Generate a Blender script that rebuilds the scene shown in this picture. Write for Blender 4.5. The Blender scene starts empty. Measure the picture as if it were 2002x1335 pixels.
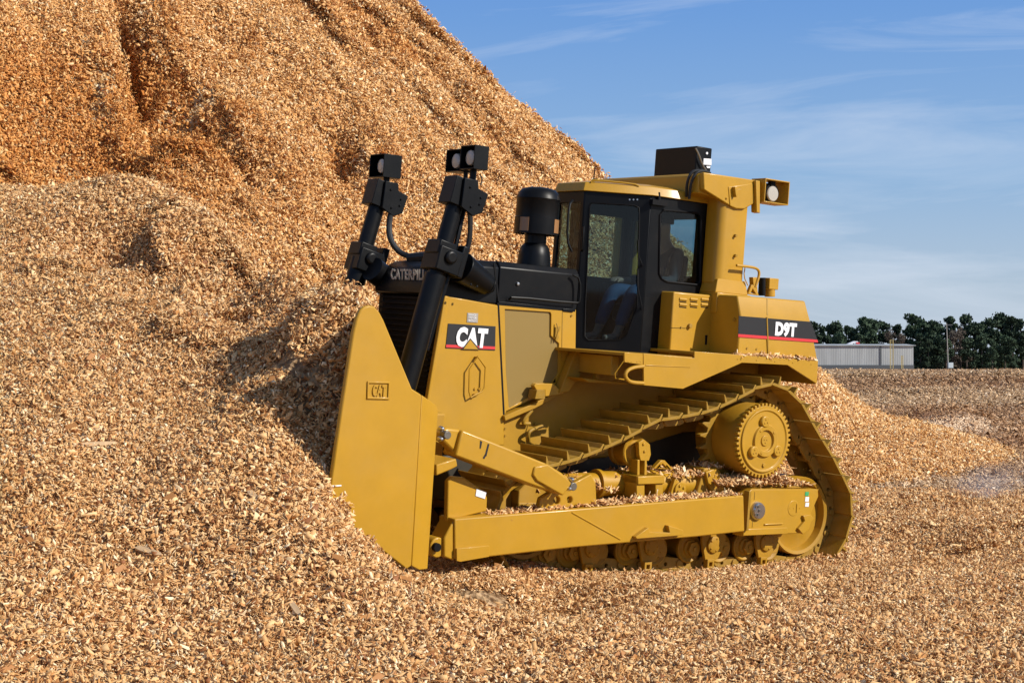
import bpy, bmesh, math, random
import numpy as np
from mathutils import Vector, Matrix, Euler
from mathutils.geometry import tessellate_polygon
random.seed(7); np.random.seed(7)
sc = bpy.context.scene
col = sc.collection
HC = 1.9                       # eye height of the photographer above the machine's ground
FPX = 3006.0                   # focal length in photo pixels (2002 wide)
PITCH = math.atan(47.5/FPX)

# ------------------------------------------------------------------ camera
cam_d = bpy.data.cameras.new('camera'); cam = bpy.data.objects.new('camera', cam_d); col.objects.link(cam)
cam.location = (0, 0, HC); cam.rotation_euler = (math.pi/2+PITCH, 0, 0)
cam_d.sensor_width = 36; cam_d.lens = 36*FPX/2002; cam_d.clip_end = 5000; cam_d.clip_start = .1
sc.camera = cam
# ------------------------------------------------------------------ sky and sun
SUN_EL, SUN_AZ = math.radians(32), math.radians(65)      # azimuth to the right of straight behind the camera
sun_dir = Vector((math.sin(SUN_AZ)*math.cos(SUN_EL), -math.cos(SUN_AZ)*math.cos(SUN_EL), math.sin(SUN_EL)))
w = bpy.data.worlds.new('World'); sc.world = w; w.use_nodes = True
nt = w.node_tree; nt.nodes.clear()
def nd(nt, t, **k):
    n = nt.nodes.new(t)
    for a, b in k.items():
        if a in n.inputs.keys() if hasattr(n.inputs, 'keys') else False: n.inputs[a].default_value = b
        else: setattr(n, a, b)
    return n
sky = nt.nodes.new('ShaderNodeTexSky'); sky.sky_type = 'NISHITA'; sky.sun_disc = False
sky.sun_elevation = SUN_EL; sky.sun_rotation = math.atan2(sun_dir.x, sun_dir.y)
sky.air_density = 1.0; sky.dust_density = .25; sky.ozone_density = 5.0; sky.altitude = 0
bg = nt.nodes.new('ShaderNodeBackground'); bg.inputs[1].default_value = .1
out = nt.nodes.new('ShaderNodeOutputWorld')
# thin cirrus streaks: noise on the view direction, squeezed flat towards the horizon
tc = nt.nodes.new('ShaderNodeTexCoord'); mp_ = nt.nodes.new('ShaderNodeMapping')
mp_.inputs['Scale'].default_value = (1.3, 1.3, 11); mp_.inputs['Rotation'].default_value = (0, math.radians(-5), 1.25)
nz = nt.nodes.new('ShaderNodeTexNoise'); nz.inputs['Scale'].default_value = 1.6; nz.inputs['Detail'].default_value = 9; nz.inputs['Roughness'].default_value = .6; nz.inputs['Distortion'].default_value = 1.0
cr = nt.nodes.new('ShaderNodeValToRGB'); cr.color_ramp.elements[0].position = .465; cr.color_ramp.elements[1].position = .80
cr.color_ramp.elements[1].color = (.72, .72, .72, 1)
mx = nt.nodes.new('ShaderNodeMixRGB'); mx.inputs[2].default_value = (6.8, 7.4, 8.4, 1)
L = nt.links.new
L(tc.outputs['Generated'], mp_.inputs[0]); L(mp_.outputs[0], nz.inputs['Vector']); L(nz.outputs['Fac'], cr.inputs[0])
# the lowest twenty degrees of air: pale lavender haze at the horizon turning to clear blue
sep = nt.nodes.new('ShaderNodeSeparateXYZ'); L(tc.outputs['Generated'], sep.inputs[0])
hz = nt.nodes.new('ShaderNodeValToRGB'); he = hz.color_ramp.elements; he[0].position = 0; he[0].color = (.38, .45, .54, 1); he[1].position = .30; he[1].color = (.085, .225, .60, 1)
for ps, cc in ((.05, (.37, .46, .57, 1)), (.12, (.24, .39, .60, 1)), (.22, (.135, .29, .60, 1))): q_ = he.new(ps); q_.color = cc
L(sep.outputs[2], hz.inputs[0])
hs = nt.nodes.new('ShaderNodeVectorMath'); hs.operation = 'SCALE'; hs.inputs[3].default_value = 11.0; L(hz.outputs[0], hs.inputs[0])
hf = nt.nodes.new('ShaderNodeMapRange'); hf.inputs[1].default_value = .6; hf.inputs[2].default_value = .25; hf.inputs[3].default_value = 0; hf.inputs[4].default_value = .9; L(sep.outputs[2], hf.inputs[0])
hm = nt.nodes.new('ShaderNodeMixRGB'); L(hf.outputs[0], hm.inputs[0]); L(sky.outputs[0], hm.inputs[1]); L(hs.outputs[0], hm.inputs[2])
L(cr.outputs[0], mx.inputs[0]); L(hm.outputs[0], mx.inputs[1]); L(mx.outputs[0], bg.inputs[0]); L(bg.outputs[0], out.inputs[0])
sd = bpy.data.lights.new('sun', 'SUN'); sd.energy = 5.0; sd.angle = math.radians(.53); sd.color = (1, .94, .84)
so = bpy.data.objects.new('sun', sd); col.objects.link(so); so.rotation_euler = sun_dir.to_track_quat('Z', 'Y').to_euler(); so.location = (20, -10, 30)
sc.view_settings.view_transform = 'Standard'; sc.view_settings.look = 'None'; sc.view_settings.gamma = 1
sc.view_settings.exposure = 0.14
sc.cycles.max_bounces = 6; sc.cycles.transparent_max_bounces = 12; sc.cycles.volume_step_rate = 2

# ------------------------------------------------------------------ survey helpers: photo bearings to metres on a known plane
def _ray(u, v):
    a, b, c = (u-1001)/FPX, 1.0, -(v-667.5)/FPX
    s, k = math.sin(PITCH), math.cos(PITCH)
    return np.array([a, k*b-s*c, s*b+k*c])
MX = _ray(5159.6, 943); MX /= np.linalg.norm(MX)
MY = _ray(-1159.9, 483.3); MY = MY-MX*(MX@MY); MY /= np.linalg.norm(MY)
MZ = np.cross(MX, MY); MR = np.stack([MX, MY, MZ], 1)
_r = _ray(1495, 858); MO = _r*15/_r[1]-MR@np.array([0, -1.5, 1.25])+np.array([0, 0, HC])
CAM = np.array([0, 0, HC])
def P(u, v, y):                 # machine (x, y, z) of a bearing on the machine plane y
    r = _ray(u, v); o = MR.T@(CAM-MO); d = MR.T@r; t = (y-o[1])/d[1]; p = o+d*t
    return Vector((p[0], y, p[2]))
def PX(u, v, x):                # the same on a plane x
    r = _ray(u, v); o = MR.T@(CAM-MO); d = MR.T@r; t = (x-o[0])/d[0]; p = o+d*t
    return Vector((x, p[1], p[2]))
def Wp(u, v, D):                # world point of a bearing at ground distance D
    r = _ray(u, v); return CAM+r*D/r[1]
def m2w(x, y, z): return MO+MR@np.array([x, y, z])
def w2m(x, y, z):
    q = np.stack([x-MO[0], y-MO[1], z-MO[2]], -1); return q@MR
YC = -.09                       # centre plane of the machine

# ------------------------------------------------------------------ materials
def mat(name, base, rough=.5, metal=0, spec=.5, coat=0, bump=0, bscale=40, var=0, vscale=3, dust=0):
    m = bpy.data.materials.new(name); m.use_nodes = True; t = m.node_tree; b = t.nodes['Principled BSDF']
    b.inputs['Base Color'].default_value = (*base, 1); b.inputs['Roughness'].default_value = rough
    b.inputs['Metallic'].default_value = metal; b.inputs['Specular IOR Level'].default_value = spec; b.inputs['Coat Weight'].default_value = coat
    b.inputs['Coat Roughness'].default_value = .15
    l = t.links.new
    c = t.nodes.new('ShaderNodeTexCoord')
    if var or dust:
        n = t.nodes.new('ShaderNodeTexNoise'); n.inputs['Scale'].default_value = vscale; n.inputs['Detail'].default_value = 8; n.inputs['Roughness'].default_value = .65
        l(c.outputs['Object'], n.inputs['Vector'])
        r = t.nodes.new('ShaderNodeMapRange'); r.inputs[1].default_value = .3; r.inputs[2].default_value = .7
        r.inputs[3].default_value = 1-var; r.inputs[4].default_value = 1+var*.6; l(n.outputs['Fac'], r.inputs[0])
        h = t.nodes.new('ShaderNodeHueSaturation'); h.inputs['Color'].default_value = (*base, 1); l(r.outputs[0], h.inputs['Value'])
        last = h.outputs[0]
        if dust:
            n2 = t.nodes.new('ShaderNodeTexNoise'); n2.inputs['Scale'].default_value = 2.3; n2.inputs['Detail'].default_value = 10; n2.inputs['Roughness'].default_value = .75
            l(c.outputs['Object'], n2.inputs['Vector'])
            r2 = t.nodes.new('ShaderNodeMapRange'); r2.inputs[1].default_value = .48; r2.inputs[2].default_value = .8; r2.inputs[3].default_value = 0; r2.inputs[4].default_value = dust; l(n2.outputs['Fac'], r2.inputs[0])
            mm = t.nodes.new('ShaderNodeMixRGB'); mm.inputs[2].default_value = (.42, .29, .15, 1); l(r2.outputs[0], mm.inputs[0]); l(last, mm.inputs[1]); last = mm.outputs[0]
            r3 = t.nodes.new('ShaderNodeMapRange'); r3.inputs[3].default_value = rough-.06; r3.inputs[4].default_value = min(1, rough+.22); l(n2.outputs['Fac'], r3.inputs[0]); l(r3.outputs[0], b.inputs['Roughness'])
        l(last, b.inputs['Base Color'])
    if bump:
        n = t.nodes.new('ShaderNodeTexNoise'); n.inputs['Scale'].default_value = bscale; n.inputs['Detail'].default_value = 6; l(c.outputs['Object'], n.inputs['Vector'])
        bb = t.nodes.new('ShaderNodeBump'); bb.inputs['Strength'].default_value = bump; bb.inputs['Distance'].default_value = .01
        l(n.outputs['Fac'], bb.inputs['Height']); l(bb.outputs[0], b.inputs['Normal'])
    return m
YEL = mat('yellow_paint', (.455, .243, .011), .40, spec=.4, coat=.16, bump=.05, bscale=6, var=.08, dust=.10)
YELD = mat('yellow_paint_dusty', (.395, .21, .012), .47, spec=.35, bump=.1, bscale=30, var=.12, dust=.25)
YELT = mat('track_paint', (.33, .185, .016), .48, spec=.3, bump=.15, bscale=40, var=.2, vscale=8, dust=.45)
BLK = mat('black_paint', (.0035, .004, .005), .30, spec=.2, bump=.05, bscale=8, var=.2, dust=.015)
BLKM = mat('matt_black', (.005, .005, .006), .6, spec=.15)
STEEL = mat('bright_steel', (.55, .55, .55), .28, metal=1)
DSTEEL = mat('worn_steel', (.22, .2, .17), .45, metal=.8, var=.2, vscale=12)
RUBB = mat('rubber_hose', (.012, .012, .012), .5)
RED = mat('red_stripe', (.62, .035, .04), .45)
WHT = mat('white_lettering', (.8, .8, .82), .45)
DECB = mat('black_decal', (.018, .018, .02), .4)
GRYT = mat('grey_lettering', (.34, .31, .27), .5)
LENS = mat('lamp_lens', (.45, .42, .37), .25, spec=.6)
LABEL = mat('white_label', (.75, .76, .8), .5)
SEATM = mat('seat_cloth', (.03, .03, .035), .8)
JEANS = mat('blue_denim', (.035, .085, .19), .85, bump=.3, bscale=60)
SHIRT = mat('dark_shirt', (.05, .055, .07), .85)
SKIN = mat('skin', (.42, .24, .17), .55)
HAIR = mat('dark_hair', (.03, .02, .015), .8)
GREEN = mat('green_label', (.05, .35, .12), .5)
def glass(name, tint):
    m = bpy.data.materials.new(name); m.use_nodes = True; t = m.node_tree; t.nodes.clear(); l = t.links.new
    o = t.nodes.new('ShaderNodeOutputMaterial'); a = t.nodes.new('ShaderNodeBsdfTransparent'); a.inputs[0].default_value = (*tint, 1)
    g = t.nodes.new('ShaderNodeBsdfGlossy'); g.inputs['Roughness'].default_value = .03
    f = t.nodes.new('ShaderNodeFresnel'); f.inputs[0].default_value = 1.5; x = t.nodes.new('ShaderNodeMixShader')
    ge = t.nodes.new('ShaderNodeNewGeometry'); sb = t.nodes.new('ShaderNodeMath'); sb.operation = 'SUBTRACT'; sb.inputs[0].default_value = 1; l(ge.outputs['Backfacing'], sb.inputs[1]); mu = t.nodes.new('ShaderNodeMath'); mu.operation = 'MULTIPLY'; l(sb.outputs[0], mu.inputs[0]); l(f.outputs[0], mu.inputs[1]); l(mu.outputs[0], x.inputs[0]); l(a.outputs[0], x.inputs[1]); l(g.outputs[0], x.inputs[2]); l(x.outputs[0], o.inputs[0]); return m
GLASS = glass('tinted_glass', (.60, .72, .75))
def mesh_screen():
    m = bpy.data.materials.new('perforated_screen'); m.use_nodes = True; t = m.node_tree; b = t.nodes['Principled BSDF']; l = t.links.new
    b.inputs['Base Color'].default_value = (.36, .23, .05, 1); b.inputs['Roughness'].default_value = .5
    c = t.nodes.new('ShaderNodeTexCoord'); v = t.nodes.new('ShaderNodeTexVoronoi'); v.inputs['Scale'].default_value = 48; v.inputs['Randomness'].default_value = 0
    r = t.nodes.new('ShaderNodeMapRange'); r.inputs[1].default_value = .24; r.inputs[2].default_value = .34; l(c.outputs['Object'], v.inputs['Vector']); l(v.outputs['Distance'], r.inputs[0])
    mm = t.nodes.new('ShaderNodeMixRGB'); mm.inputs[1].default_value = (.012, .010, .006, 1); mm.inputs[2].default_value = (.25, .16, .035, 1); l(r.outputs[0], mm.inputs[0]); l(mm.outputs[0], b.inputs['Base Color'])
    n = t.nodes.new('ShaderNodeTexNoise'); n.inputs['Scale'].default_value = 3
    return m
SCREEN = mesh_screen()
def chip_mat(name, cols, tint=(1, 1, 1), attr=True, damp=(.80, .58, .40)):
    """wood: tone per chip from the face attribute, slow drifts of moisture over metres"""
    m = bpy.data.materials.new(name); m.use_nodes = True; t = m.node_tree; b = t.nodes['Principled BSDF']; l = t.links.new
    b.inputs['Roughness'].default_value = .62; b.inputs['Specular IOR Level'].default_value = .35
    r = t.nodes.new('ShaderNodeValToRGB'); e = r.color_ramp.elements
    n_ = len(cols)
    e[0].position = 0; e[0].color = (*cols[0], 1); e[1].position = 1; e[1].color = (*cols[-1], 1)
    for i, c_ in enumerate(cols[1:-1]): q = e.new((i+1)/(n_-1)); q.color = (*c_, 1)
    g = t.nodes.new('ShaderNodeNewGeometry')
    if attr:
        a = t.nodes.new('ShaderNodeAttribute'); a.attribute_name = 'tone'; l(a.outputs['Fac'], r.inputs[0])
    else:
        v = t.nodes.new('ShaderNodeTexVoronoi'); v.inputs['Scale'].default_value = 22; l(g.outputs['Position'], v.inputs['Vector'])
        s = t.nodes.new('ShaderNodeSeparateColor'); l(v.outputs['Color'], s.inputs[0]); l(s.outputs[0], r.inputs[0])
        bb = t.nodes.new('ShaderNodeBump'); bb.inputs['Strength'].default_value = 1; bb.inputs['Distance'].default_value = .05
        l(v.outputs['Distance'], bb.inputs['Height']); l(bb.outputs[0], b.inputs['Normal'])
    if attr:
        da = t.nodes.new('ShaderNodeAttribute'); da.attribute_name = 'damp'; da.attribute_type = 'INSTANCER'
        dm_ = t.nodes.new('ShaderNodeMixRGB'); dm_.blend_type = 'MULTIPLY'; dm_.inputs[2].default_value = (*damp, 1); l(da.outputs['Fac'], dm_.inputs[0]); l(r.outputs[0], dm_.inputs[1]); r = dm_
    n = t.nodes.new('ShaderNodeTexNoise'); n.inputs['Scale'].default_value = .9; n.inputs['Detail'].default_value = 7; n.inputs['Roughness'].default_value = .6; l(g.outputs['Position'], n.inputs['Vector'])
    q = t.nodes.new('ShaderNodeMapRange'); q.inputs[1].default_value = .42; q.inputs[2].default_value = .68; q.inputs[3].default_value = 0; q.inputs[4].default_value = .5; l(n.outputs['Fac'], q.inputs[0])
    mm = t.nodes.new('ShaderNodeMixRGB'); mm.blend_type = 'MULTIPLY'; mm.inputs[2].default_value = (*tint, 1); l(q.outputs[0], mm.inputs[0]); l(r.outputs[0], mm.inputs[1]); l(mm.outputs[0], b.inputs['Base Color'])
    return m
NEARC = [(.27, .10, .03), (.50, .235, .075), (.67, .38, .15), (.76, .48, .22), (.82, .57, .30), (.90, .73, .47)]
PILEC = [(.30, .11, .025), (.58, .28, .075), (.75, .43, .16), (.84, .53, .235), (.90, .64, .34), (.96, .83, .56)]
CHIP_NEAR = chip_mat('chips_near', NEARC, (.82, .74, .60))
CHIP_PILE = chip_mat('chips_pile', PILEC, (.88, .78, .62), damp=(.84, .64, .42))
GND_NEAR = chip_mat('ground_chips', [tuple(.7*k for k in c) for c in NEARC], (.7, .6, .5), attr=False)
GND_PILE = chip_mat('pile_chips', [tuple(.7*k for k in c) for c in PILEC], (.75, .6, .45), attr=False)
SLAB = mat('weathered_wood', (.56, .37, .20), .8, bump=.4, bscale=25, var=.25, vscale=10)

# ------------------------------------------------------------------ mesh builder
class B:
    def __init__(s): s.bm = bmesh.new()
    def plate(s, pts, vec, holes=()):
        """polygon (3D points) with holes, given a real thickness along vec"""
        vec = Vector(vec); loops = [[Vector(p) for p in pts]]+[[Vector(p) for p in h] for h in holes]
        A, Bv = [], []
        for lp in loops:
            A.append([s.bm.verts.new(p) for p in lp]); Bv.append([s.bm.verts.new(p+vec) for p in lp])
        if len(loops) == 1 and True:
            s.bm.faces.new(A[0]); s.bm.faces.new(Bv[0][::-1])
        else:
            fa = [v for l in A for v in l]; fb = [v for l in Bv for v in l]
            for tri in tessellate_polygon(loops):
                try: s.bm.faces.new([fa[i] for i in tri]); s.bm.faces.new([fb[i] for i in tri][::-1])
                except ValueError: pass
        for a, b in zip(A, Bv):
            n = len(a)
            for i in range(n):
                s.bm.faces.new([a[i], b[i], b[(i+1) % n], a[(i+1) % n]])
        return s
    def prism(s, xz, y0, y1, holes=()):
        return s.plate([(x, y0, z) for x, z in xz], (0, y1-y0, 0), [[(x, y0, z) for x, z in h] for h in holes])
    def px(s, uv, y0, th, holes=(), yref=None):
        yr = y0 if yref is None else yref
        f = lambda L_: [(P(u, v, yr)[0], y0, P(u, v, yr)[2]) for u, v in L_]
        return s.plate(f(uv), (0, th, 0), [f(h) for h in holes])
    def box(s, x0, x1, y0, y1, z0, z1):
        return s.plate([(x0, y0, z0), (x1, y0, z0), (x1, y1, z0), (x0, y1, z0)], (0, 0, z1-z0))
    def cyl(s, p0, p1, r0, r1=None, n=24, cap=True):
        r1 = r0 if r1 is None else r1; p0 = Vector(p0); p1 = Vector(p1); q = (p1-p0).to_track_quat('Z', 'Y')
        c = [Vector((math.cos(2*math.pi*i/n), math.sin(2*math.pi*i/n), 0)) for i in range(n)]
        a = [s.bm.verts.new(p0+q@(k*r0)) for k in c]; b = [s.bm.verts.new(p1+q@(k*r1)) for k in c]
        for i in range(n): s.bm.faces.new([a[i], a[(i+1) % n], b[(i+1) % n], b[i]])
        if cap: s.bm.faces.new(a[::-1]); s.bm.faces.new(b)
        return s
    def lathe(s, prof, org, axis=(0, -1, 0), n=48):
        """profile [(r, h)] turned about axis through org"""
        org = Vector(org); q = Vector(axis).to_track_quat('Z', 'Y'); rings = []
        for r, h in prof:
            rings.append([s.bm.verts.new(org+q@Vector((r*math.cos(2*math.pi*i/n), r*math.sin(2*math.pi*i/n), h))) for i in range(n)])
        for a, b in zip(rings, rings[1:]):
            for i in range(n): s.bm.faces.new([a[i], a[(i+1) % n], b[(i+1) % n], b[i]])
        s.bm.faces.new(rings[0][::-1]); s.bm.faces.new(rings[-1]); return s
    def tube(s, pts, r, n=10, closed=False, sm=0):
        pts = [Vector(p) for p in pts]
        for _ in range(sm):                     # corner cutting
            q = [pts[0]]
            for a, b in zip(pts, pts[1:]): q += [a*.75+b*.25, a*.25+b*.75]
            pts = q+[pts[-1]]
        rings = []; N = len(pts); up = None
        for i, p in enumerate(pts):
            t = ((pts[(i+1) % N] if (closed or i < N-1) else p)-(pts[i-1] if (closed or i > 0) else p)).normalized()
            if up is None: up = t.orthogonal().normalized()
            up = (up-t*up.dot(t)).normalized(); bn = t.cross(up)
            rings.append([s.bm.verts.new(p+(up*math.cos(2*math.pi*k/n)+bn*math.sin(2*math.pi*k/n))*r) for k in range(n)])
        for i in range(N if closed else N-1):
            a, b = rings[i], rings[(i+1) % N]
            for k in range(n): s.bm.faces.new([a[k], a[(k+1) % n], b[(k+1) % n], b[k]])
        if not closed: s.bm.faces.new(rings[0][::-1]); s.bm.faces.new(rings[-1])
        return s
    def bolts(s, pts, r=.014, h=.012, d=(0, -1, 0)):
        for p in pts: s.cyl(Vector(p), Vector(p)+Vector(d)*h, r, n=6)
        return s
    def build(s, name, m, parent=None, bevel=0, smooth=35, loc=None):
        bmesh.ops.recalc_face_normals(s.bm, faces=s.bm.faces)
        me = bpy.data.meshes.new(name); s.bm.to_mesh(me); s.bm.free(); me.materials.append(m)
        if smooth:
            me.polygons.foreach_set('use_smooth', [True]*len(me.polygons)); me.set_sharp_from_angle(angle=math.radians(smooth))
        o = bpy.data.objects.new(name, me); col.objects.link(o); o.parent = parent
        if loc is not None: o.location = loc
        if bevel:
            b = o.modifiers.new('bevel', 'BEVEL'); b.width = bevel; b.segments = 2; b.limit_method = 'ANGLE'; b.angle_limit = math.radians(40); b.harden_normals = False
        return o
def empty(name, parent=None, loc=(0, 0, 0)):
    o = bpy.data.objects.new(name, None); col.objects.link(o); o.parent = parent; o.location = loc; o.empty_display_size = .2; return o
def tag(o, label=None, cat=None, group=None, kind=None):
    for k, v in (('label', label), ('category', cat), ('group', group), ('kind', kind)):
        if v: o[k] = v
    return o
def text(name, body, parent, m, org, e1, e2, height, width, bold=.02, depth=.004, shear=0):
    c = bpy.data.curves.new(name, 'FONT'); c.body = body; c.size = 1; c.extrude = .01; c.offset = bold; c.resolution_u = 3; c.space_character = 1.08
    o = bpy.data.objects.new(name, c); me = bpy.data.meshes.new_from_object(o); bpy.data.objects.remove(o)
    n = len(me.vertices); co = np.empty(n*3); me.vertices.foreach_get('co', co); co = co.reshape(-1, 3)
    lo, hi = co.min(0), co.max(0); s = (co-lo)/(hi-lo)
    e1 = np.array(e1, float); e2 = np.array(e2, float); nn = np.cross(e1, e2)
    q = np.array(org)+np.outer(s[:, 0]*width, e1)+np.outer(s[:, 1]*height, e2)+np.outer((s[:, 2])*depth, nn)
    me.vertices.foreach_set('co', q.ravel()); me.materials.clear(); me.materials.append(m); me.update()
    o = bpy.data.objects.new(name, me); col.objects.link(o); o.parent = parent; return o

# ------------------------------------------------------------------ terrain
def vnoise(x, y, seed=0):
    xi = np.floor(x).astype(np.int64); yi = np.floor(y).astype(np.int64); fx = x-xi; fy = y-yi
    def h(a, b):
        n = (a*374761393+b*668265263+seed*982451653) & 0x7fffffff; n = ((n ^ (n >> 13))*1274126177) & 0x7fffffff
        return ((n ^ (n >> 16)) & 0xffff)/65535.
    fx = fx*fx*(3-2*fx); fy = fy*fy*(3-2*fy)
    return (h(xi, yi)*(1-fx)+h(xi+1, yi)*fx)*(1-fy)+(h(xi, yi+1)*(1-fx)+h(xi+1, yi+1)*fx)*fy-.5
def fbm(x, y, o=4, seed=0):
    s = 0; a = 1
    for i in range(o): s = s+a*vnoise(x*2**i+17*i, y*2**i-9*i, seed+i); a *= .5
    return s
sst = lambda a, b, x: (lambda t: t*t*(3-2*t))(np.clip((x-a)/(b-a), 0, 1))
ctl = [(0,1335,8.6),(500,1335,8.9),(1000,1335,9.1),(1500,1335,9.2),(2002,1335,9.2),(2002,1180,12.2),(1750,1130,13.4),(1760,1060,16.5),(1500,1190,11.6),
 (1300,1192,11.4),(900,1190,11.0),(835,1120,12.0),(760,1085,11.65),(700,1040,11.5),(640,990,11.2),(600,1100,10.4),(400,1200,9.8),(200,1100,10.2),(0,1100,10.1),(-300,1100,10.2),
 (500,930,11.2),(300,950,11.05),(0,950,10.95),(-300,950,11.1),(585,880,11.6),(620,800,11.95),(450,800,12.25),(520,730,12.45),(200,800,12.15),(0,800,12.1),(-300,800,12.4),(600,740,12.0),(650,680,12.1),
 (680,570,12.5),(550,650,13.0),(350,650,13.3),(0,650,13.7),(-300,650,14.2),(600,525,14.6),(450,520,15.3),(250,520,15.8),(0,520,15.9),(-300,520,16.1),
 (520,493,15.9),(420,443,17.2),(320,405,18.1),(200,392,18.5),(0,387,18.6),(-300,387,18.6),(2002,1000,20),(1700,1010,19.3),(2002,1060,16)]
cw = [Wp(*c) for c in ctl]
cw += [Wp(c[0], c[1], c[2])*np.array([1.13, 1.13, 1])-np.array([0, 0, .8]) for c in ctl[43:49]]
cw += [m2w(x, y, z) for x, y, z in ((-4.58,-.9,2.28),(-4.42,-.1,2.38),(-4.5,.7,2.4),(-4.75,1.4,2.4),(-5.1,2.1,2.4),(-4.2,.2,2.4),(-4.2,1.2,2.45))]
cw += [m2w(x, y, z) for x, y, z in ((-2.9,-1.5,-.0),(-2,-1.5,-.05),(-1,-1.5,-.08),(0,-1.5,-.08),(1,-1.5,-.04),(1.6,-1.4,.04),(-2.9,1.3,.05),(-1,1.3,.05),(1.2,1.3,.05),(1.5,0,.06),(-3.4,-1.9,.08),(-2.5,-2.2,.03),(-.5,-2.2,0))]
cw = np.array(cw); cx_, cz_ = cw[:, :2], cw[:, 2]
def tps(r2): return .5*r2*np.log(r2+1e-9)
_n = len(cw); A_ = np.zeros((_n+3, _n+3)); d2 = ((cx_[:, None]-cx_[None])**2).sum(-1); A_[:_n, :_n] = tps(d2)+np.eye(_n)*.03
A_[:_n, _n] = 1; A_[:_n, _n+1:] = cx_; A_[_n, :_n] = 1; A_[_n+1:, :_n] = cx_.T
coef = np.linalg.solve(A_, np.concatenate([cz_, [0, 0, 0]]))
def rbf(x, y):
    s = coef[_n]+coef[_n+1]*x+coef[_n+2]*y
    for i in range(_n): s = s+coef[i]*tps((x-cx_[i, 0])**2+(y-cx_[i, 1])**2)
    return s
def base_h(x, y):
    D = np.hypot(x, y)
    z = np.interp(D+2*fbm(x*.08, y*.08, 2, 5), [0, 20, 26, 44, 52, 60, 75, 150, 300, 420, 1500], [0, 0, .02, .1, .35, .85, .95, 1.08, 1.38, 1.4, 1.4])
    m = sst(24, 36, D)*(1-sst(200, 300, D))
    z = z+m*(.35*np.maximum(0, fbm(x*.11, y*.16, 4, 11))+.06*fbm(x*.6, y*.6, 3, 12))
    fur = np.clip(np.sin(D*.42+1.2*fbm(x*.03, y*.03, 2, 21)), 0, 1)**3
    z = z+.5*fur*sst(60, 66, D)*(1-sst(115, 150, D))
    z = z+.55*np.exp(-(((x-11.6)/1.7)**2+((y-41)/1.3)**2))+.25*np.exp(-(((x-9.3)/.8)**2+((y-36)/.7)**2))+.2*np.exp(-(((x-13)/2)**2+((y-35)/.7)**2))
    z = z+.7*np.exp(-(((x-42)/4)**2+((y-290)/6)**2))
    z = z-(np.abs(x)/900)*sst(150, 300, D)*2*(x > 0)
    return z
def mold_x(y): return -4.15-.85*np.clip(np.abs((y-YC)/2.15), 0, 1.1)**1.5
def ground_h(x, y):
    pass
    qx = np.clip(x, -7.5, 8.5); qy = np.clip(y, 8.2, 20.5)
    over = np.hypot(x-qx, y-qy)
    z = rbf(qx, qy)
    z = z+(.10+.08*sst(1.6, 2.8, z))*fbm(x*.9, y*.9, 4, 1)*sst(-.1, 1.0, z)+.05*fbm(x*1.3, y*1.3, 3, 2)*sst(-.4, .6, z)+.02*fbm(x*2, y*2, 2, 3)
    # slumped scallops on the fresh heap
    pass
    for px_, py_, r_, dep_ in gdents: z = z-dep_*np.exp(-((x-px_)**2+(y-py_)**2)/(r_*r_))
    wl = np.where(x < -7.5, sst(14, 40, over), sst(1.5, 6, over))
    z = z*(1-wl)+base_h(x, y)*wl
    m = w2m(x, y, z); lane = np.exp(-((np.abs(m[..., 1]-YC)-1.0)/.42)**4)*sst(1.4, 2.0, m[..., 0])*(1-sst(6, 8, m[..., 0]))
    z = z-.07*lane*(.6+.4*np.cos(m[..., 0]*2*np.pi/.48))+.05*np.exp(-((np.abs(m[..., 1]-YC)-1.6)/.18)**2)*sst(1.4, 2.0, m[..., 0])*(1-sst(6, 8, m[..., 0]))
    cut = sst(-.02, .12, m[..., 0]-mold_x(m[..., 1]))*sst(-2.36, -2.26, m[..., 1])*(1-sst(2.2, 3.2, m[..., 1]))*(1-sst(1.5, 3.5, m[..., 0]))
    flat = MO[2]+(x-MO[0])*(-MZ[0]/MZ[2])+(y-MO[1])*(-MZ[1]/MZ[2])+.02
    return z*(1-cut)+np.minimum(z, flat)*cut
gdents = []
RE = np.array([-7.56, 37.73]); RL = np.array([-.8, -.6]); HTOP = 15.0
def pile_base(x, y):
    dx, dy = x-RE[0], y-RE[1]; t = dx*RL[0]+dy*RL[1]; tc_ = np.clip(t, 0, 70)
    ex, ey = dx-tc_*RL[0], dy-tc_*RL[1]; d = np.hypot(ex, ey)
    h = HTOP-.894*np.sqrt(d*d+1)
    k = .48; h = k*np.log1p(np.exp(np.clip(h/k, -30, 60)))-.12+.38*np.exp(-((d-17.4)/1.3)**2)*(x > -3)
    ang = np.arctan2(dx*(-RL[1])+dy*RL[0], -t); s = np.where(t > 0, t, ang*11)
    return h, s, d
dents = []; pend = []
def pile_h(x, y):
    h, s, d = pile_base(x, y)
    a = sst(.2, 2.5, h)
    s2 = s+.5*fbm(s*.3, d*.3, 2, 44)
    z = h+a*(.38*fbm(s2*.42, d*.10, 3, 31)+.26*fbm(s2*1.6, d*.22, 3, 32))+.12*fbm(x*.8, y*.8, 4, 33)*a+.05*fbm(x*2.2, y*2.2, 3, 34)
    for px_, py_, r, dep in dents: z = z-dep*np.exp(-((x-px_)**2+(y-py_)**2)/(r*r))
    return z
def march(u, v):
    r = _ray(u, v); D = np.linspace(16, 60, 900); p = CAM[:, None]+r[:, None]*D[None]/r[1]
    i = np.argmax(pile_base(p[0], p[1])[0] > p[2]); return p[0, i], p[1, i]
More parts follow.
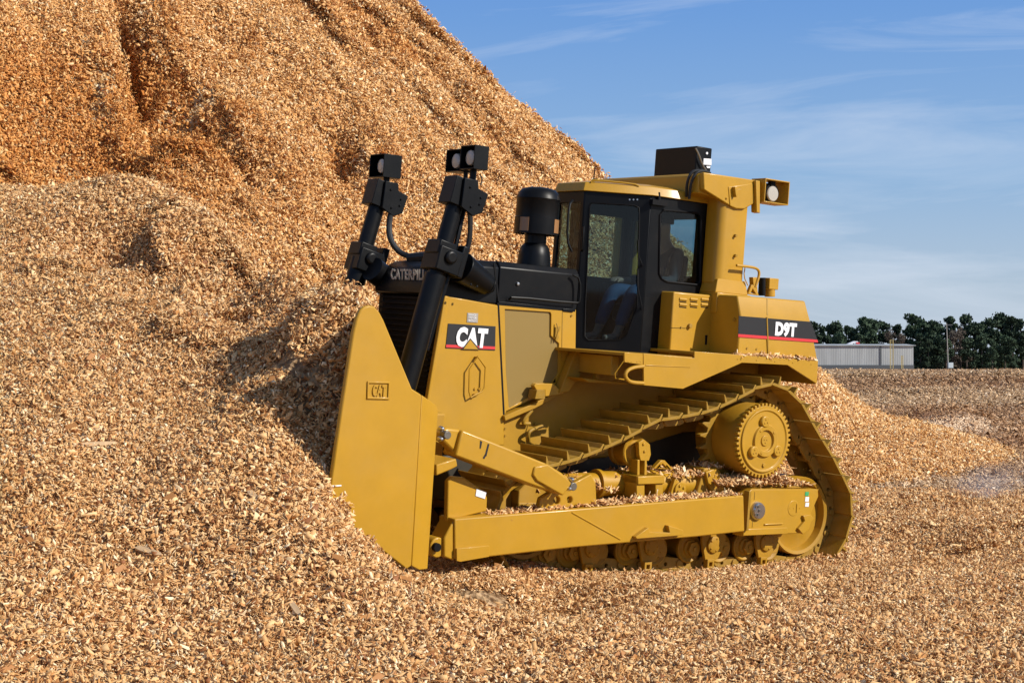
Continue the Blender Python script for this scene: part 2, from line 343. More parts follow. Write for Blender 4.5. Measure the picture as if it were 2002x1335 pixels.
for line, rad, dep in (([(236,0),(250,60),(275,120),(292,190),(310,250)], .34, 1.0), ([(350,168),(366,195),(385,228),(405,262)], .36, 1.5), ([(440,270),(480,330),(525,385)], .4, .4),
                       ([(650,255),(665,300),(690,350)], .4, .45), ([(40,190),(100,240),(150,300)], 1.1, .5), ([(200,200),(215,260),(225,330)], .7, .5), ([(420,60),(440,95)], .35, .35), ([(690,20),(720,60),(745,110)], .4, .35),
                       ([(925,130),(1000,200),(1060,250),(1100,290),(1150,330)], .4, .42)):
    for a, b in zip(line, line[1:]):
        for k in range(3):
            f = k/3; x_, y_ = march(a[0]+(b[0]-a[0])*f, a[1]+(b[1]-a[1])*f); dents.append((x_, y_, rad, dep*.62))
for line, rad, dep in (([(455,495),(470,540),(455,590)], .3, .34), ([(405,485),(400,520)], .25, .26), ([(200,455),(215,500)], .4, .24), ([(270,520),(290,560)], .35, .24), ([(560,560),(580,610)], .3, .2)):
    for a, b in zip(line, line[1:]):
        for k in range(3):
            f = k/2; r_ = _ray(a[0]+(b[0]-a[0])*f, a[1]+(b[1]-a[1])*f); D = np.linspace(9, 18.4, 500); p = CAM[:, None]+r_[:, None]*D[None]/r_[1]; i = np.argmax(ground_h(p[0], p[1]) > p[2]); pend.append((p[0, i], p[1, i], rad, dep*.6))
gdents = pend
def damp_at(x, y, ds):
    z = 0*x
    for px_, py_, r, dep in ds: z = z+1.1*dep*np.exp(-((x-px_-.1)**2+(y-py_)**2)/(r*r*1.6))
    return np.clip(z, 0, 1)
damp0 = march(120, 320); DAMPW = .55
def polar_sheet(name, hf, angs, rads, m, keep=None, kind='structure'):
    T, R_ = np.meshgrid(angs, rads); x = R_*np.sin(T); y = R_*np.cos(T); z = hf(x, y)
    nr, na = x.shape; co = np.stack([x, y, z], -1).reshape(-1, 3)
    i = np.arange(nr-1)[:, None]*na+np.arange(na-1)[None]; f = np.stack([i, i+1, i+1+na, i+na], -1).reshape(-1, 4)
    if keep is not None:
        k = keep(x, y, z).reshape(-1); f = f[k[f].any(1)]
        used = np.unique(f); mp = np.full(len(co), -1); mp[used] = np.arange(len(used)); co = co[used]; f = mp[f]
    me = bpy.data.meshes.new(name); me.vertices.add(len(co)); me.vertices.foreach_set('co', co.ravel())
    me.loops.add(f.size); me.loops.foreach_set('vertex_index', f[:, ::-1].ravel()); me.polygons.add(len(f)); me.polygons.foreach_set('loop_start', np.arange(len(f))*4)
    me.update(calc_edges=True); me.polygons.foreach_set('use_smooth', [True]*len(f)); me.materials.append(m)
    o = bpy.data.objects.new(name, me); col.objects.link(o); return tag(o, kind=kind)
dens = np.radians(np.linspace(-27, 27, 520))
angs = np.concatenate([np.radians(np.linspace(-180, -28, 60)), dens, np.radians(np.linspace(28, 180, 60))])
rads = np.concatenate([[.3, 2, 4, 6], np.geomspace(7, 60, 430), np.geomspace(61.5, 1500, 160)])
ground_mat = GND_NEAR
def field_mat():
    """worked-over chips and soil further off: tan chips with brown and grey patches lying in bands"""
    m = chip_mat('field_chips', [(.46,.28,.15),(.66,.42,.24),(.78,.53,.32),(.84,.60,.38),(.92,.72,.5)], (.6,.55,.5), attr=False)
    t = m.node_tree; l = t.links.new; b = t.nodes['Principled BSDF']; src = b.inputs['Base Color'].links[0].from_socket
    g = t.nodes.new('ShaderNodeNewGeometry'); mp1 = t.nodes.new('ShaderNodeMapping'); mp1.inputs['Scale'].default_value = (.03, .22, .1); l(g.outputs['Position'], mp1.inputs[0])
    n = t.nodes.new('ShaderNodeTexNoise'); n.inputs['Scale'].default_value = 1; n.inputs['Detail'].default_value = 8; n.inputs['Roughness'].default_value = .62; l(mp1.outputs[0], n.inputs['Vector'])
    r = t.nodes.new('ShaderNodeMapRange'); r.inputs[1].default_value = .47; r.inputs[2].default_value = .54; l(n.outputs['Fac'], r.inputs[0])
    mm = t.nodes.new('ShaderNodeMixRGB'); mm.blend_type = 'MULTIPLY'; mm.inputs[2].default_value = (.46, .34, .27, 1); l(r.outputs[0], mm.inputs[0]); l(src, mm.inputs[1])
    # beyond the fresh chips only
    s = t.nodes.new('ShaderNodeSeparateXYZ'); l(g.outputs['Position'], s.inputs[0])
    q = t.nodes.new('ShaderNodeMapRange'); q.inputs[1].default_value = 20; q.inputs[2].default_value = 27; l(s.outputs[1], q.inputs[0])
    near = chip_src(t, g)
    x = t.nodes.new('ShaderNodeMixRGB'); l(q.outputs[0], x.inputs[0]); l(near, x.inputs[1]); l(mm.outputs[0], x.inputs[2]); l(x.outputs[0], b.inputs['Base Color'])
    return m
def chip_src(t, g):
    l = t.links.new; v = t.nodes.new('ShaderNodeTexVoronoi'); v.inputs['Scale'].default_value = 24; l(g.outputs['Position'], v.inputs['Vector'])
    r = t.nodes.new('ShaderNodeValToRGB'); e = r.color_ramp.elements; e[0].color = (.13, .06, .02, 1); e[1].color = (.5, .33, .17, 1)
    s = t.nodes.new('ShaderNodeSeparateColor'); l(v.outputs['Color'], s.inputs[0]); l(s.outputs[0], r.inputs[0]); return r.outputs[0]
polar_sheet('ground', ground_h, angs, rads, field_mat())
pa = np.radians(np.linspace(-62, 30, 640)); pr = np.geomspace(11, 75, 420)
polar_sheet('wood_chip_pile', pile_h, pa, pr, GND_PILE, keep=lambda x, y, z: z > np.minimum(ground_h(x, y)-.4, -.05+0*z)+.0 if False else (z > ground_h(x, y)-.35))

# ------------------------------------------------------------------ loose chips: clumps of chips strewn over the surfaces
def clump(n, R, seed, slivers=.10, jit=.03):
    rg = np.random.RandomState(seed); V = []; F = []; T = []
    a = rg.rand(n)*2*np.pi; r = R*np.sqrt(rg.rand(n)); cx, cy = r*np.cos(a), r*np.sin(a)
    box = np.array([[-1,-1,-1],[1,-1,-1],[1,1,-1],[-1,1,-1],[-1,-1,1],[1,-1,1],[1,1,1],[-1,1,1]])*.5
    fc = np.array([[0,3,2,1],[4,5,6,7],[0,1,5,4],[1,2,6,5],[2,3,7,6],[3,0,4,7]])
    for i in range(n):
        if rg.rand() < slivers: d = np.array([rg.uniform(.06, .15), rg.uniform(.004, .011), .004])
        else:
            g_ = min(1.9, math.exp(rg.normal(-.28, .42))); d = np.array([.046*g_*rg.uniform(.75, 1.35), .026*g_*rg.uniform(.5, 1.3), rg.uniform(.0025, .006)])
        b = box*d; b[:, 0] += b[:, 1]*rg.uniform(-.8, .8); b[:, 1] *= 1-np.sign(b[:, 0])*rg.uniform(0, .55); b[4:, :2] *= rg.uniform(.75, 1); b[:, 2] += (b[:, 0]**2)*rg.uniform(-5, 7)
        E_ = Euler((rg.normal(0, .62), rg.normal(0, .62), rg.rand()*6.283)).to_matrix(); b = b@np.array(E_).T
        b += [cx[i], cy[i], rg.normal(.005, jit)]
        F.append(fc+8*i); V.append(b); T += [np.clip(rg.normal(.47, .29), 0, 1)]*6
    return np.concatenate(V), np.concatenate(F), T
def scatter(name, pts, rot, scl, m, variants, nchip, R, label, seed, jit=.03, damp=None):
    """one object: the chip clumps and the points they are strewn on live in the same mesh"""
    Vs, Fs, Ts, var = [], [], [], []; off = 0
    for k in range(variants):
        V, F, T = clump(nchip, R, seed+k, jit=jit); Vs.append(V); Fs.append(F+off); off += len(V); Ts += T; var += [k]*len(V)
    co = np.concatenate(Vs+[pts]); f = np.concatenate(Fs); npt = len(pts)
    me = bpy.data.meshes.new(name); me.vertices.add(len(co)); me.vertices.foreach_set('co', co.ravel())
    me.loops.add(f.size); me.loops.foreach_set('vertex_index', f.ravel()); me.polygons.add(len(f)); me.polygons.foreach_set('loop_start', np.arange(len(f))*4); me.update(calc_edges=True)
    me.materials.append(m)
    a = me.attributes.new('tone', 'FLOAT', 'FACE'); a.data.foreach_set('value', Ts)
    isp = np.zeros(len(co), bool); isp[off:] = True; a = me.attributes.new('spot', 'BOOLEAN', 'POINT'); a.data.foreach_set('value', isp)
    vv = np.concatenate([var, np.arange(npt) % variants]).astype(np.int32); a = me.attributes.new('variant', 'INT', 'POINT'); a.data.foreach_set('value', vv)
    rr = np.zeros((len(co), 3)); rr[off:] = rot; a = me.attributes.new('turn', 'FLOAT_VECTOR', 'POINT'); a.data.foreach_set('vector', rr.ravel())
    dd = np.zeros(len(co)); dd[off:] = 0 if damp is None else damp; a = me.attributes.new('damp', 'FLOAT', 'POINT'); a.data.foreach_set('value', dd)
    ss = np.ones(len(co)); ss[off:] = scl; a = me.attributes.new('grow', 'FLOAT', 'POINT'); a.data.foreach_set('value', ss)
    o = bpy.data.objects.new(name, me); col.objects.link(o); tag(o, label=label, cat='wood chips', kind='stuff')
    g = bpy.data.node_groups.new(name, 'GeometryNodeTree'); g.interface.new_socket('Geometry', in_out='INPUT', socket_type='NodeSocketGeometry'); g.interface.new_socket('Geometry', in_out='OUTPUT', socket_type='NodeSocketGeometry')
    N = g.nodes.new; l = g.links.new; gi = N('NodeGroupInput'); go = N('NodeGroupOutput'); jn = N('GeometryNodeJoinGeometry')
    def na(nm, ty): q = N('GeometryNodeInputNamedAttribute'); q.data_type = ty; q.inputs[0].default_value = nm; return q.outputs[0]
    sp = N('GeometryNodeSeparateGeometry'); sp.domain = 'POINT'; l(gi.outputs[0], sp.inputs[0]); l(na('spot', 'BOOLEAN'), sp.inputs[1])
    for k in range(variants):
        c = N('FunctionNodeCompare'); c.data_type = 'INT'; c.operation = 'EQUAL'; l(na('variant', 'INT'), c.inputs[2]); c.inputs[3].default_value = k
        s2 = N('GeometryNodeSeparateGeometry'); s2.domain = 'POINT'; l(sp.outputs[1], s2.inputs[0]); l(c.outputs[0], s2.inputs[1])
        s3 = N('GeometryNodeSeparateGeometry'); s3.domain = 'POINT'; l(sp.outputs[0], s3.inputs[0]); l(c.outputs[0], s3.inputs[1])
        ip = N('GeometryNodeInstanceOnPoints'); l(s3.outputs[0], ip.inputs['Points']); l(s2.outputs[0], ip.inputs['Instance'])
        l(na('turn', 'FLOAT_VECTOR'), ip.inputs['Rotation']); l(na('grow', 'FLOAT'), ip.inputs['Scale']); l(ip.outputs[0], jn.inputs[0])
    l(jn.outputs[0], go.inputs[0]); md = o.modifiers.new('strew', 'NODES'); md.node_group = g; return o
def seat(hf, x, y, rg, lift=.0):
    e = .12; z = hf(x, y); nx = -(hf(x+e, y)-hf(x-e, y))/(2*e); ny = -(hf(x, y+e)-hf(x, y-e))/(2*e)
    rots = []
    for a, b in zip(nx, ny):
        n = Vector((a, b, 1)).normalized(); rots.append(tuple((n.to_track_quat('Z', 'Y')@Euler((0, 0, rg.rand()*6.283)).to_quaternion()).to_euler()))
    return np.stack([x, y, z+lift], -1), np.array(rots)
rg = np.random.RandomState(3)
def polar_pts(n, a0, a1, r0, r1):
    a = np.radians(rg.uniform(a0, a1, n)); r = np.sqrt(rg.uniform(r0*r0, r1*r1, n)); return r*np.sin(a), r*np.cos(a)
x, y = polar_pts(8200, -24, 24, 7.6, 23.5)
z = ground_h(x, y); m = w2m(x, y, z)
inside = (m[:, 0] > mold_x(m[:, 1])-.22) & (m[:, 1] > -2.62) & (m[:, 1] < 3) & (m[:, 0] < -3.2)
inside &= ~((m[:, 0] > -3.9) & (m[:, 1] > -1.9))
edge = (m[:, 0] > -5.3) & (m[:, 0] < -4.0) & (m[:, 1] > -2.62) & (m[:, 1] < -2.0)
buried = pile_h(x, y) > z+.35
k = ~(inside | edge | buried); x, y = x[k], y[k]
p, r = seat(ground_h, x, y, rg); sc_ = np.interp(np.hypot(x, y), [8, 11, 14, 23], [.80, .78, .76, 1.0])
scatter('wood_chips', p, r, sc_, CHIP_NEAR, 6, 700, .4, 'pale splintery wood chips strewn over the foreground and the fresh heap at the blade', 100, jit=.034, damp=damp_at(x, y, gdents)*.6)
# finer sowing close to the plate edge so no chip pokes through it
es = np.linspace(0, 1, 70); ex = []
for i in range(420):
    xm = rg.uniform(-5.5, -3.9); ym = rg.uniform(-2.62, -2.38) if xm > -5.25 else rg.uniform(-2.6, -1.6); q = m2w(xm, ym, .5); ex.append(q[:2])
for i in range(420):
    ym = rg.uniform(-2.2, 2.0); xm = mold_x(np.array(ym))-rg.uniform(.05, .4); q = m2w(float(xm), ym, 2.2); ex.append(q[:2])
ex = np.array(ex); p, r = seat(ground_h, ex[:, 0], ex[:, 1], rg)
scatter('wood_chips_at_blade', p, r, np.full(len(p), 1.0), CHIP_NEAR, 3, 26, .1, 'pale wood chips packed against the bulldozer blade', 200, jit=.012)
x, y = polar_pts(13000, -25, 22, 17, 46); ph = pile_h(x, y); gh = ground_h(x, y)
k = (ph > gh-.1) & (ph > -.0) & (ph < 16.5)
# keep only slopes turned to the viewer
x, y = x[k], y[k]; p, r = seat(pile_h, x, y, rg); sc_ = np.interp(np.hypot(x, y), [17, 24, 40], [1.05, 1.2, 1.5])
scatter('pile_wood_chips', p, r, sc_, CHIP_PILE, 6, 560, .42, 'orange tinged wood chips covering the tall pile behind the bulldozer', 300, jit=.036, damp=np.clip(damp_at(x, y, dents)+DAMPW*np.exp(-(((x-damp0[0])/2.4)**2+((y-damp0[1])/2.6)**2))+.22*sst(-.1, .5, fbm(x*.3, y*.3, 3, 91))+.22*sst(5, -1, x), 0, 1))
FIELDC = chip_mat('chips_field', [(.20,.12,.06),(.42,.26,.13),(.60,.40,.22),(.70,.49,.29),(.90,.74,.54)], (.95, .90, .85), damp=(.70, .58, .50))
x, y = polar_pts(4200, 6, 22, 22, 105); k = (pile_h(x, y) < ground_h(x, y)+.1); x, y = x[k], y[k]; p, r = seat(ground_h, x, y, rg)
scatter('field_wood_chips', p, r, np.interp(np.hypot(x, y), [21, 46, 105], [1.2, 1.7, 2.6]), FIELDC, 4, 170, .5, 'tan and brown chips over the worked ground right of the pile', 400, damp=np.clip(.75*sst(.0, .10, fbm(x*.05, y*.16, 4, 71)+.13*np.cos(np.hypot(x, y)/2.6+.05*x)*sst(52, 58, np.hypot(x, y)))+.5*sst(24, 29, np.hypot(x, y))*(1-sst(36, 42, np.hypot(x, y))), 0, 1))

# ------------------------------------------------------------------ the bulldozer
D9 = empty('bulldozer'); D9.matrix_world = Matrix(((MX[0], MY[0], MZ[0], MO[0]), (MX[1], MY[1], MZ[1], MO[1]), (MX[2], MY[2], MZ[2], MO[2]), (0, 0, 0, 1)))
tag(D9, 'large yellow tracked bulldozer with black hood pushing its blade into the chip heap', 'bulldozer')
def mir(y): return 2*YC-y
# ---- tracks
tp = [(1060,912),(1120,897),(1165,880),(1201,864),(1241,845),(1285,818),(1323,814),(1359,807),(1394,799),(1428,783),(1462,766),(1490,750.6),(1505,749),(1532,752),(1568,783),(1602,845),(1630,890),(1666,962),(1668,1016)]
path = [(P(u, v, -1.43)[0], P(u, v, -1.43)[2]) for u, v in tp]
RI = (.86, .45, .555); FI = (-2.62, .46, .50)
for a in range(-15, -91, -15): path.append((RI[0]+RI[2]*math.cos(math.radians(a)), RI[1]+RI[2]*math.sin(math.radians(a))))
path += [(.2, -.09), (-1, -.07), (-2.0, -.055)]
for a in range(-90, -271, -18): path.append((FI[0]+FI[2]*math.cos(math.radians(a)), FI[1]+FI[2]*math.sin(math.radians(a))))
pp = [Vector(p) for p in path]; pp.append(pp[0]); seg = [(b-a).length for a, b in zip(pp, pp[1:])]; tot = sum(seg); NS = 44
def at_len(s):
    s %= tot
    for i, q in enumerate(seg):
        if s <= q: return pp[i].lerp(pp[i+1], s/q)
        s -= q
    return pp[-1]
HW = .355; SY = -1.43+HW
b = B(); W2 = tot/NS/2
b.plate([(-W2-.014, -HW, -.026), (-W2+.03, -HW, -.03), (W2-.03, -HW, -.03), (W2-.006, -HW, -.004), (W2+.018, -HW, .022), (W2+.006, -HW, .03), (W2-.035, -HW, 0), (-W2+.02, -HW, 0)], (0, 2*HW, 0))
b.plate([(-.052, -HW, 0), (-.02, -HW, 0), (-.033, -HW, .082), (-.043, -HW, .082)], (0, 2*HW, 0))
b.bolts([(x_, y_, 0) for x_ in (.03, .085) for y_ in (-.1, .1)], .016, .016, (0, 0, 1))
shoe_me = b.build('track_shoe', YELT, None, .003); 
b = B()
for y_ in (-.115, .085):
    b.prism([(-W2-.02, -.028), (-W2-.02, -.085), (-W2+.01, -.13), (W2*.3, -.145), (W2-.02, -.135), (W2+.01, -.09), (W2+.01, -.028)], y_, y_+.034,
            holes=[[(.045+.02*math.cos(a), -.075+.02*math.sin(a)) for a in np.linspace(0, 2*math.pi, 10)[:-1]]])
b.cyl((-W2+.005, -.13, -.08), (-W2+.005, .13, -.08), .034, n=12)
link_me = b.build('track_link', YELT, None, .003)
protoS, protoL = shoe_me, link_me
first = True
for side in (0, 1):
    tr = empty('track', D9)
    for i in range(NS):
        s = (i+.35)*tot/NS; a = at_len(s-W2*.95); c = at_len(s+W2*.95); o = at_len(s); mid = (a+c)/2*.5+o*.5; t = (c-a).normalized()
        M4 = Matrix(((t[0], 0, -t[1], mid[0]), (0, 1, 0, SY if side == 0 else mir(SY)), (t[1], 0, t[0], mid[1]), (0, 0, 0, 1)))
        for pr_ in (protoS, protoL):
            q = pr_ if (side == 0 and i == 0) else pr_.copy()
            if q is not pr_: col.objects.link(q)
            q.parent = tr; q.matrix_local = M4
# ---- rollers, idlers, roller frame (near side, then mirrored)
def mirrored(ob):
    for ch in [c for c in bpy.data.objects if c.parent == ob]:
        pass
def copy_mirror(o, parent=None):
    q = o.copy(); q.data = o.data.copy() if o.data else None; col.objects.link(q); q.parent = parent or o.parent
    if q.data:
        n = len(q.data.vertices); co = np.empty(n*3); q.data.vertices.foreach_get('co', co); co = co.reshape(-1, 3); co[:, 1] = 2*YC-co[:, 1]; q.data.vertices.foreach_set('co', co.ravel()); q.data.flip_normals(); q.data.update()
    for ch in [c for c in bpy.data.objects if c.parent == o]: copy_mirror(ch, q)
    return q
TY = SY                                       # centre plane of the near track
def wheel(name, cx, cz, r, y0, y1, rim=.07, n=48, disc=True):
    b = B(); yf = y0
    b.lathe([(.05, 0), (r*.28, 0), (r*.3, -.03), (r*.5, -.075), (r-rim, -.085), (r-rim*.7, -.01), (r-.008, 0), (r, -.012), (r, -(y1-y0)+.012), (r-.008, -(y1-y0)), (.05, -(y1-y0))], (cx, yf, cz), (0, -1, 0), n)
    o = b.build(name, YELD, D9, 0, 40); return o
near = []
ri = wheel('idler_wheel', RI[0], RI[1], .40, TY-.16, TY+.16, .06); near.append(ri)
fi = wheel('idler_wheel', FI[0], FI[1], .36, TY-.16, TY+.16, .06); near.append(fi)
rollx = [-2.38, -2.09, -1.78, -1.40, -1.05, -.62, -.22, .12, .46]
for i, x_ in enumerate(rollx):
    r_ = .135; b = B(); b.lathe([(.04, 0), (.075, 0), (.08, -.02), (r_-.03, -.03), (r_, -.012), (r_+.012, -.02), (r_+.012, -.05), (r_-.02, -.06), (r_-.02, -.26), (r_+.012, -.27), (r_+.012, -.3), (.04, -.31)], (x_, TY-.155, .145+(.012 if i % 2 else 0)), (0, -1, 0), 28)
    ro = b.build('track_roller', YELD, D9); near.append(ro)
    b = B(); c = Vector((x_+.03, TY-.185, .15))
    b.plate([c+Vector((math.cos(a)*.075, 0, math.sin(a)*.075)) for a in np.linspace(.2, 2*math.pi+.2, 7)[:-1]], (0, .03, 0)); b.cyl(c, c+Vector((0, -.012, 0)), .025, n=12)
    cp = b.build('end_cap', YELD, ro, .004)
for x_ in (-1.93, -1.22, -.42, .3):        # bogie carriers between the roller pairs
    b = B(); b.prism([(x_-.14, .34), (x_+.16, .34), (x_+.19, .24), (x_+.10, .06), (x_+.02, .035), (x_-.07, .05), (x_-.12, .2)], TY-.235, TY-.20)
    b.prism([(x_-.06, .06), (x_+.03, .06), (x_+.03, -.03), (x_-.06, -.03)], TY-.26, TY-.2, holes=[[(x_-.035, .03), (x_+.005, .03), (x_+.005, -.01), (x_-.035, -.01)]])
    b.lathe([(.085, 0), (.085, .02), (.06, .03), (.03, .03)], (x_+.02, TY-.235, .2), (0, -1, 0), 20); b.bolts([(x_+.02+.06*math.cos(a), TY-.26, .2+.06*math.sin(a)) for a in np.linspace(0, 6.28, 6)[:-1]], .011)
    bo = b.build('bogie', YELD, D9, .006); near.append(bo)
# recoil tube and roller frame
b = B(); b.cyl(P(1165,945,TY), P(1392,945,TY), .118, n=36); b.cyl(P(1165,945,TY)+Vector((-.5,0,0)), P(1165,945,TY), .10, n=30)
for u0, u1, r_ in ((1163, 1170, .135), (1208, 1216, .13), (1268, 1275, .13), (1308, 1318, .126)): b.cyl(P(u0,945,TY), P(u1,945,TY), r_, n=36)
rc = b.build('recoil_tube', YEL, D9); near.append(rc)
b = B(); F = lambda L_, y: [(P(u, v, y)[0], P(u, v, y)[2]) for u, v in L_]
b.box(-2.75, .75, TY-.2, TY+.2, .32, .62)
b.prism([(-.62, .6), (-.52, .93), (-.35, .94), (-.2, .8), (.55, .8), (.7, .66), (.7, .3), (-.6, .3)], TY-.16, TY+.16)
b.prism([(-2.75, .3), (-2.75, .72), (-2.6, .86), (-2.4, .84), (-2.2, .62), (-2.2, .3)], TY-.19, TY+.19)
fr = b.build('roller_frame', YELD, D9, .012); near.append(fr)
b = B(); b.prism(F([(1231,928),(1283,926),(1283,968),(1268,968),(1268,944),(1247,944),(1247,972),(1231,972)], TY-.2), TY-.3, TY-.12); b.prism(F([(1231,928),(1283,926),(1283,942),(1231,944)], TY-.2), TY-.32, TY+.12)
b.prism(F([(1373,921),(1393,914),(1408,940),(1408,964),(1390,968),(1378,945)], TY-.15), TY-.2, TY+.1)
near.append(b.build('frame_bracket', YEL, D9, .008))
b = B(); c = P(1331,957,TY-.2); b.plate([c+Vector((.07*math.cos(a), 0, .07*math.sin(a))) for a in np.linspace(0, 6.28, 17)[:-1]], (0, .05, 0)); b.plate([c+Vector((-.12, .02, -.08)), c+Vector((-.02, .02, -.08)), c+Vector((0, .02, .06)), c+Vector((-.06, .02, .11))], (0, .05, 0)); b.bolts([c+Vector((.04*math.cos(a), 0, .04*math.sin(a))) for a in (.5, 2, 3.6, 5.2)])
near.append(b.build('grease_port', YEL, D9, .004))
b = B(); b.prism(F([(1275,915),(1290,899),(1297,899),(1314,917)], TY), TY-.02, TY+.03, holes=[F([(1286,914),(1293,905),(1303,915)], TY)]); near.append(b.build('lifting_eye', YEL, D9, .004))
# carrier roller with bracket
b = B(); c = P(1247,883,TY-.1); b.lathe([(.03, 0), (.08, 0), (.11, -.03), (.14, -.02), (.15, -.03), (.15, -.07), (.13, -.08), (.13, -.2), (.15, -.21), (.15, -.25), (.03, -.26)], (c[0]-.04, TY-.14, c[2]), (0, -1, 0), 30); cr_ = b.build('carrier_roller', YELD, D9); near.append(cr_)
b = B(); b.prism(F([(1246,864),(1256,858),(1268,868),(1270,888),(1266,900),(1250,900),(1247,888)], TY-.2), TY-.22, TY-.17); b.prism(F([(1244,898),(1248,898),(1248,930),(1243,930)], TY-.2), TY-.22, TY-.1); b.prism(F([(1258,898),(1262,898),(1262,930),(1257,930)], TY-.2), TY-.22, TY-.1)
b.prism(F([(1248,897),(1257,897),(1257,930),(1248,930)], TY-.1), TY-.12, TY-.1); b.bolts([P(1258,868,TY-.22), P(1260,882,TY-.22)], .014)
near.append(b.build('carrier_bracket', YEL, D9, .004))
# ---- final drive and sprocket
HX, HZ = P(1493,861,-1.47)[0], P(1493,861,-1.47)[2]
b = B(); b.lathe([(.1, .0), (.30, 0), (.345, -.01), (.355, -.03), (.355, -.34), (.33, -.36), (.33, -.6), (.2, -.62)], (HX, -1.45, HZ), (0, -1, 0), 72)
fd = b.build('final_drive', YELD, D9); near.append(fd)
b = B(); NT = 45; pts = []
for i in range(NT):
    a0 = 2*math.pi*i/NT; w_ = 2*math.pi/NT
    for f_, r_ in ((0, .366), (.42, .366), (.5, .338), (.92, .338)): pts.append((HX+r_*math.cos(a0+w_*f_), -1.475, HZ+r_*math.sin(a0+w_*f_)))
b.plate(pts, (0, .05, 0)); rg_ = b.build('bolt_ring', YEL, fd, .003)
b = B(); b.lathe([(.02, .0), (.10, 0), (.105, .022), (.155, .024), (.165, .0), (.285, -.004), (.298, .008), (.31, .006), (.32, -.03), (.1, -.04)], (HX, -1.485, HZ), (0, -1, 0), 64)
for a in (100, 215, 330):
    a = math.radians(a); c = Vector((HX+.19*math.cos(a), -1.485, HZ+.19*math.sin(a))); b.lathe([(.02, .034), (.05, .034), (.058, .024), (.058, -.01)], c, (0, -1, 0), 24)
    b.bolts([c+Vector((.022*math.cos(a+k), -.034, .022*math.sin(a+k))) for k in (0, 2.1, 4.2)], .009, .006)
b.lathe([(.01, .012), (.05, .012), (.055, 0), (.055, -.02)], (HX, -1.485, HZ), (0, -1, 0), 24); b.bolts([(HX+.02*math.cos(k), -1.497, HZ+.02*math.sin(k)) for k in (0.5, 2.6, 4.7)], .008, .006)
b.bolts([(HX+.13*math.cos(k), -1.505, HZ+.13*math.sin(k)) for k in (.7, 2.3, 4.3)], .016, .008); b.bolts([(HX+.01, -1.485, HZ-.24)], .022, .01)
hb = b.build('hub_cover', YEL, fd, .003)
b = B(); NT = 25; pts = []
for i in range(NT):
    a0 = 2*math.pi*i/NT; w_ = 2*math.pi/NT
    for f_, r_ in ((0, .415), (.18, .415), (.38, .50), (.52, .505), (.72, .415)): pts.append((HX+r_*math.cos(a0+w_*f_), TY-.03, HZ+r_*math.sin(a0+w_*f_)))
b.plate(pts, (0, .07, 0)); sp_ = b.build('sprocket', YELT, D9, .006); near.append(sp_)
# ---- push arm
AY = -1.68
b = B(); b.px([(889,1014),(1454,968),(1456,1038.5),(1361,1049),(1120,1070),(958,1088),(889,1092)], AY, .24)
b.px([(869,1050),(889,1014),(889,1096),(868,1088)], AY+.02, .2)
arm = b.build('push_arm', YEL, D9, .012); near.append(arm)
b = B(); b.px([(893,1072),(957,1066),(957,1088),(900,1098),(893,1096)], AY-.022, .022)
b.build('arm_stiffener', YEL, arm, .004); b = B(); b.tube([P(1118,1001,AY-.001), P(1213,1054,AY-.001)], .007, 6); b.build('weld_seam', YEL, arm)
b = B(); b.px([(1243,1049),(1268,1031),(1271,1040),(1310,1041),(1307,1027),(1336,1036),(1334,1046),(1245,1053)], AY-.05, .05); b.build('arm_step', YEL, arm, .004)
b = B(); c = P(856,1070,AY+.05); b.plate([c+Vector((.075*math.cos(a), 0, .085*math.sin(a))) for a in np.linspace(.6, 5.7, 20)]+[c+Vector((.13, 0, -.07)), c+Vector((.13, 0, .07))], (0, .14, 0)); b.build('arm_eye', YEL, arm, .01)
b = B(); b.cyl(P(856,1070,AY+.01), P(856,1070,AY+.01)+Vector((0, .2, 0)), .036, n=20); b.build('pin', BLKM, arm, .003)
b = B(); b.px([(874,1050),(876,940),(885,931),(907,933),(948,960),(953,973),(952,999),(889,1014)], AY+.10, .06); up_ = b.build('arm_gusset', YEL, arm, .012); 
b = B(); b.px([(932,955),(951,962),(948,975),(930,969)], AY+.094, .004); b.build('label_plate', LABEL, arm)
b = B(); b.px([(1052,998),(1058,973),(1084,957),(1102,960),(1125,942),(1156,926),(1165,945),(1167,986)], AY+.08, .06, holes=[[(1089+6*math.cos(a), 978+8*math.sin(a)) for a in np.linspace(0, 6.28, 13)[:-1]], [(1114+5*math.cos(a), 977+7*math.sin(a)) for a in np.linspace(0, 6.28, 13)[:-1]]]); b.build('brace_bracket', YEL, arm, .01)
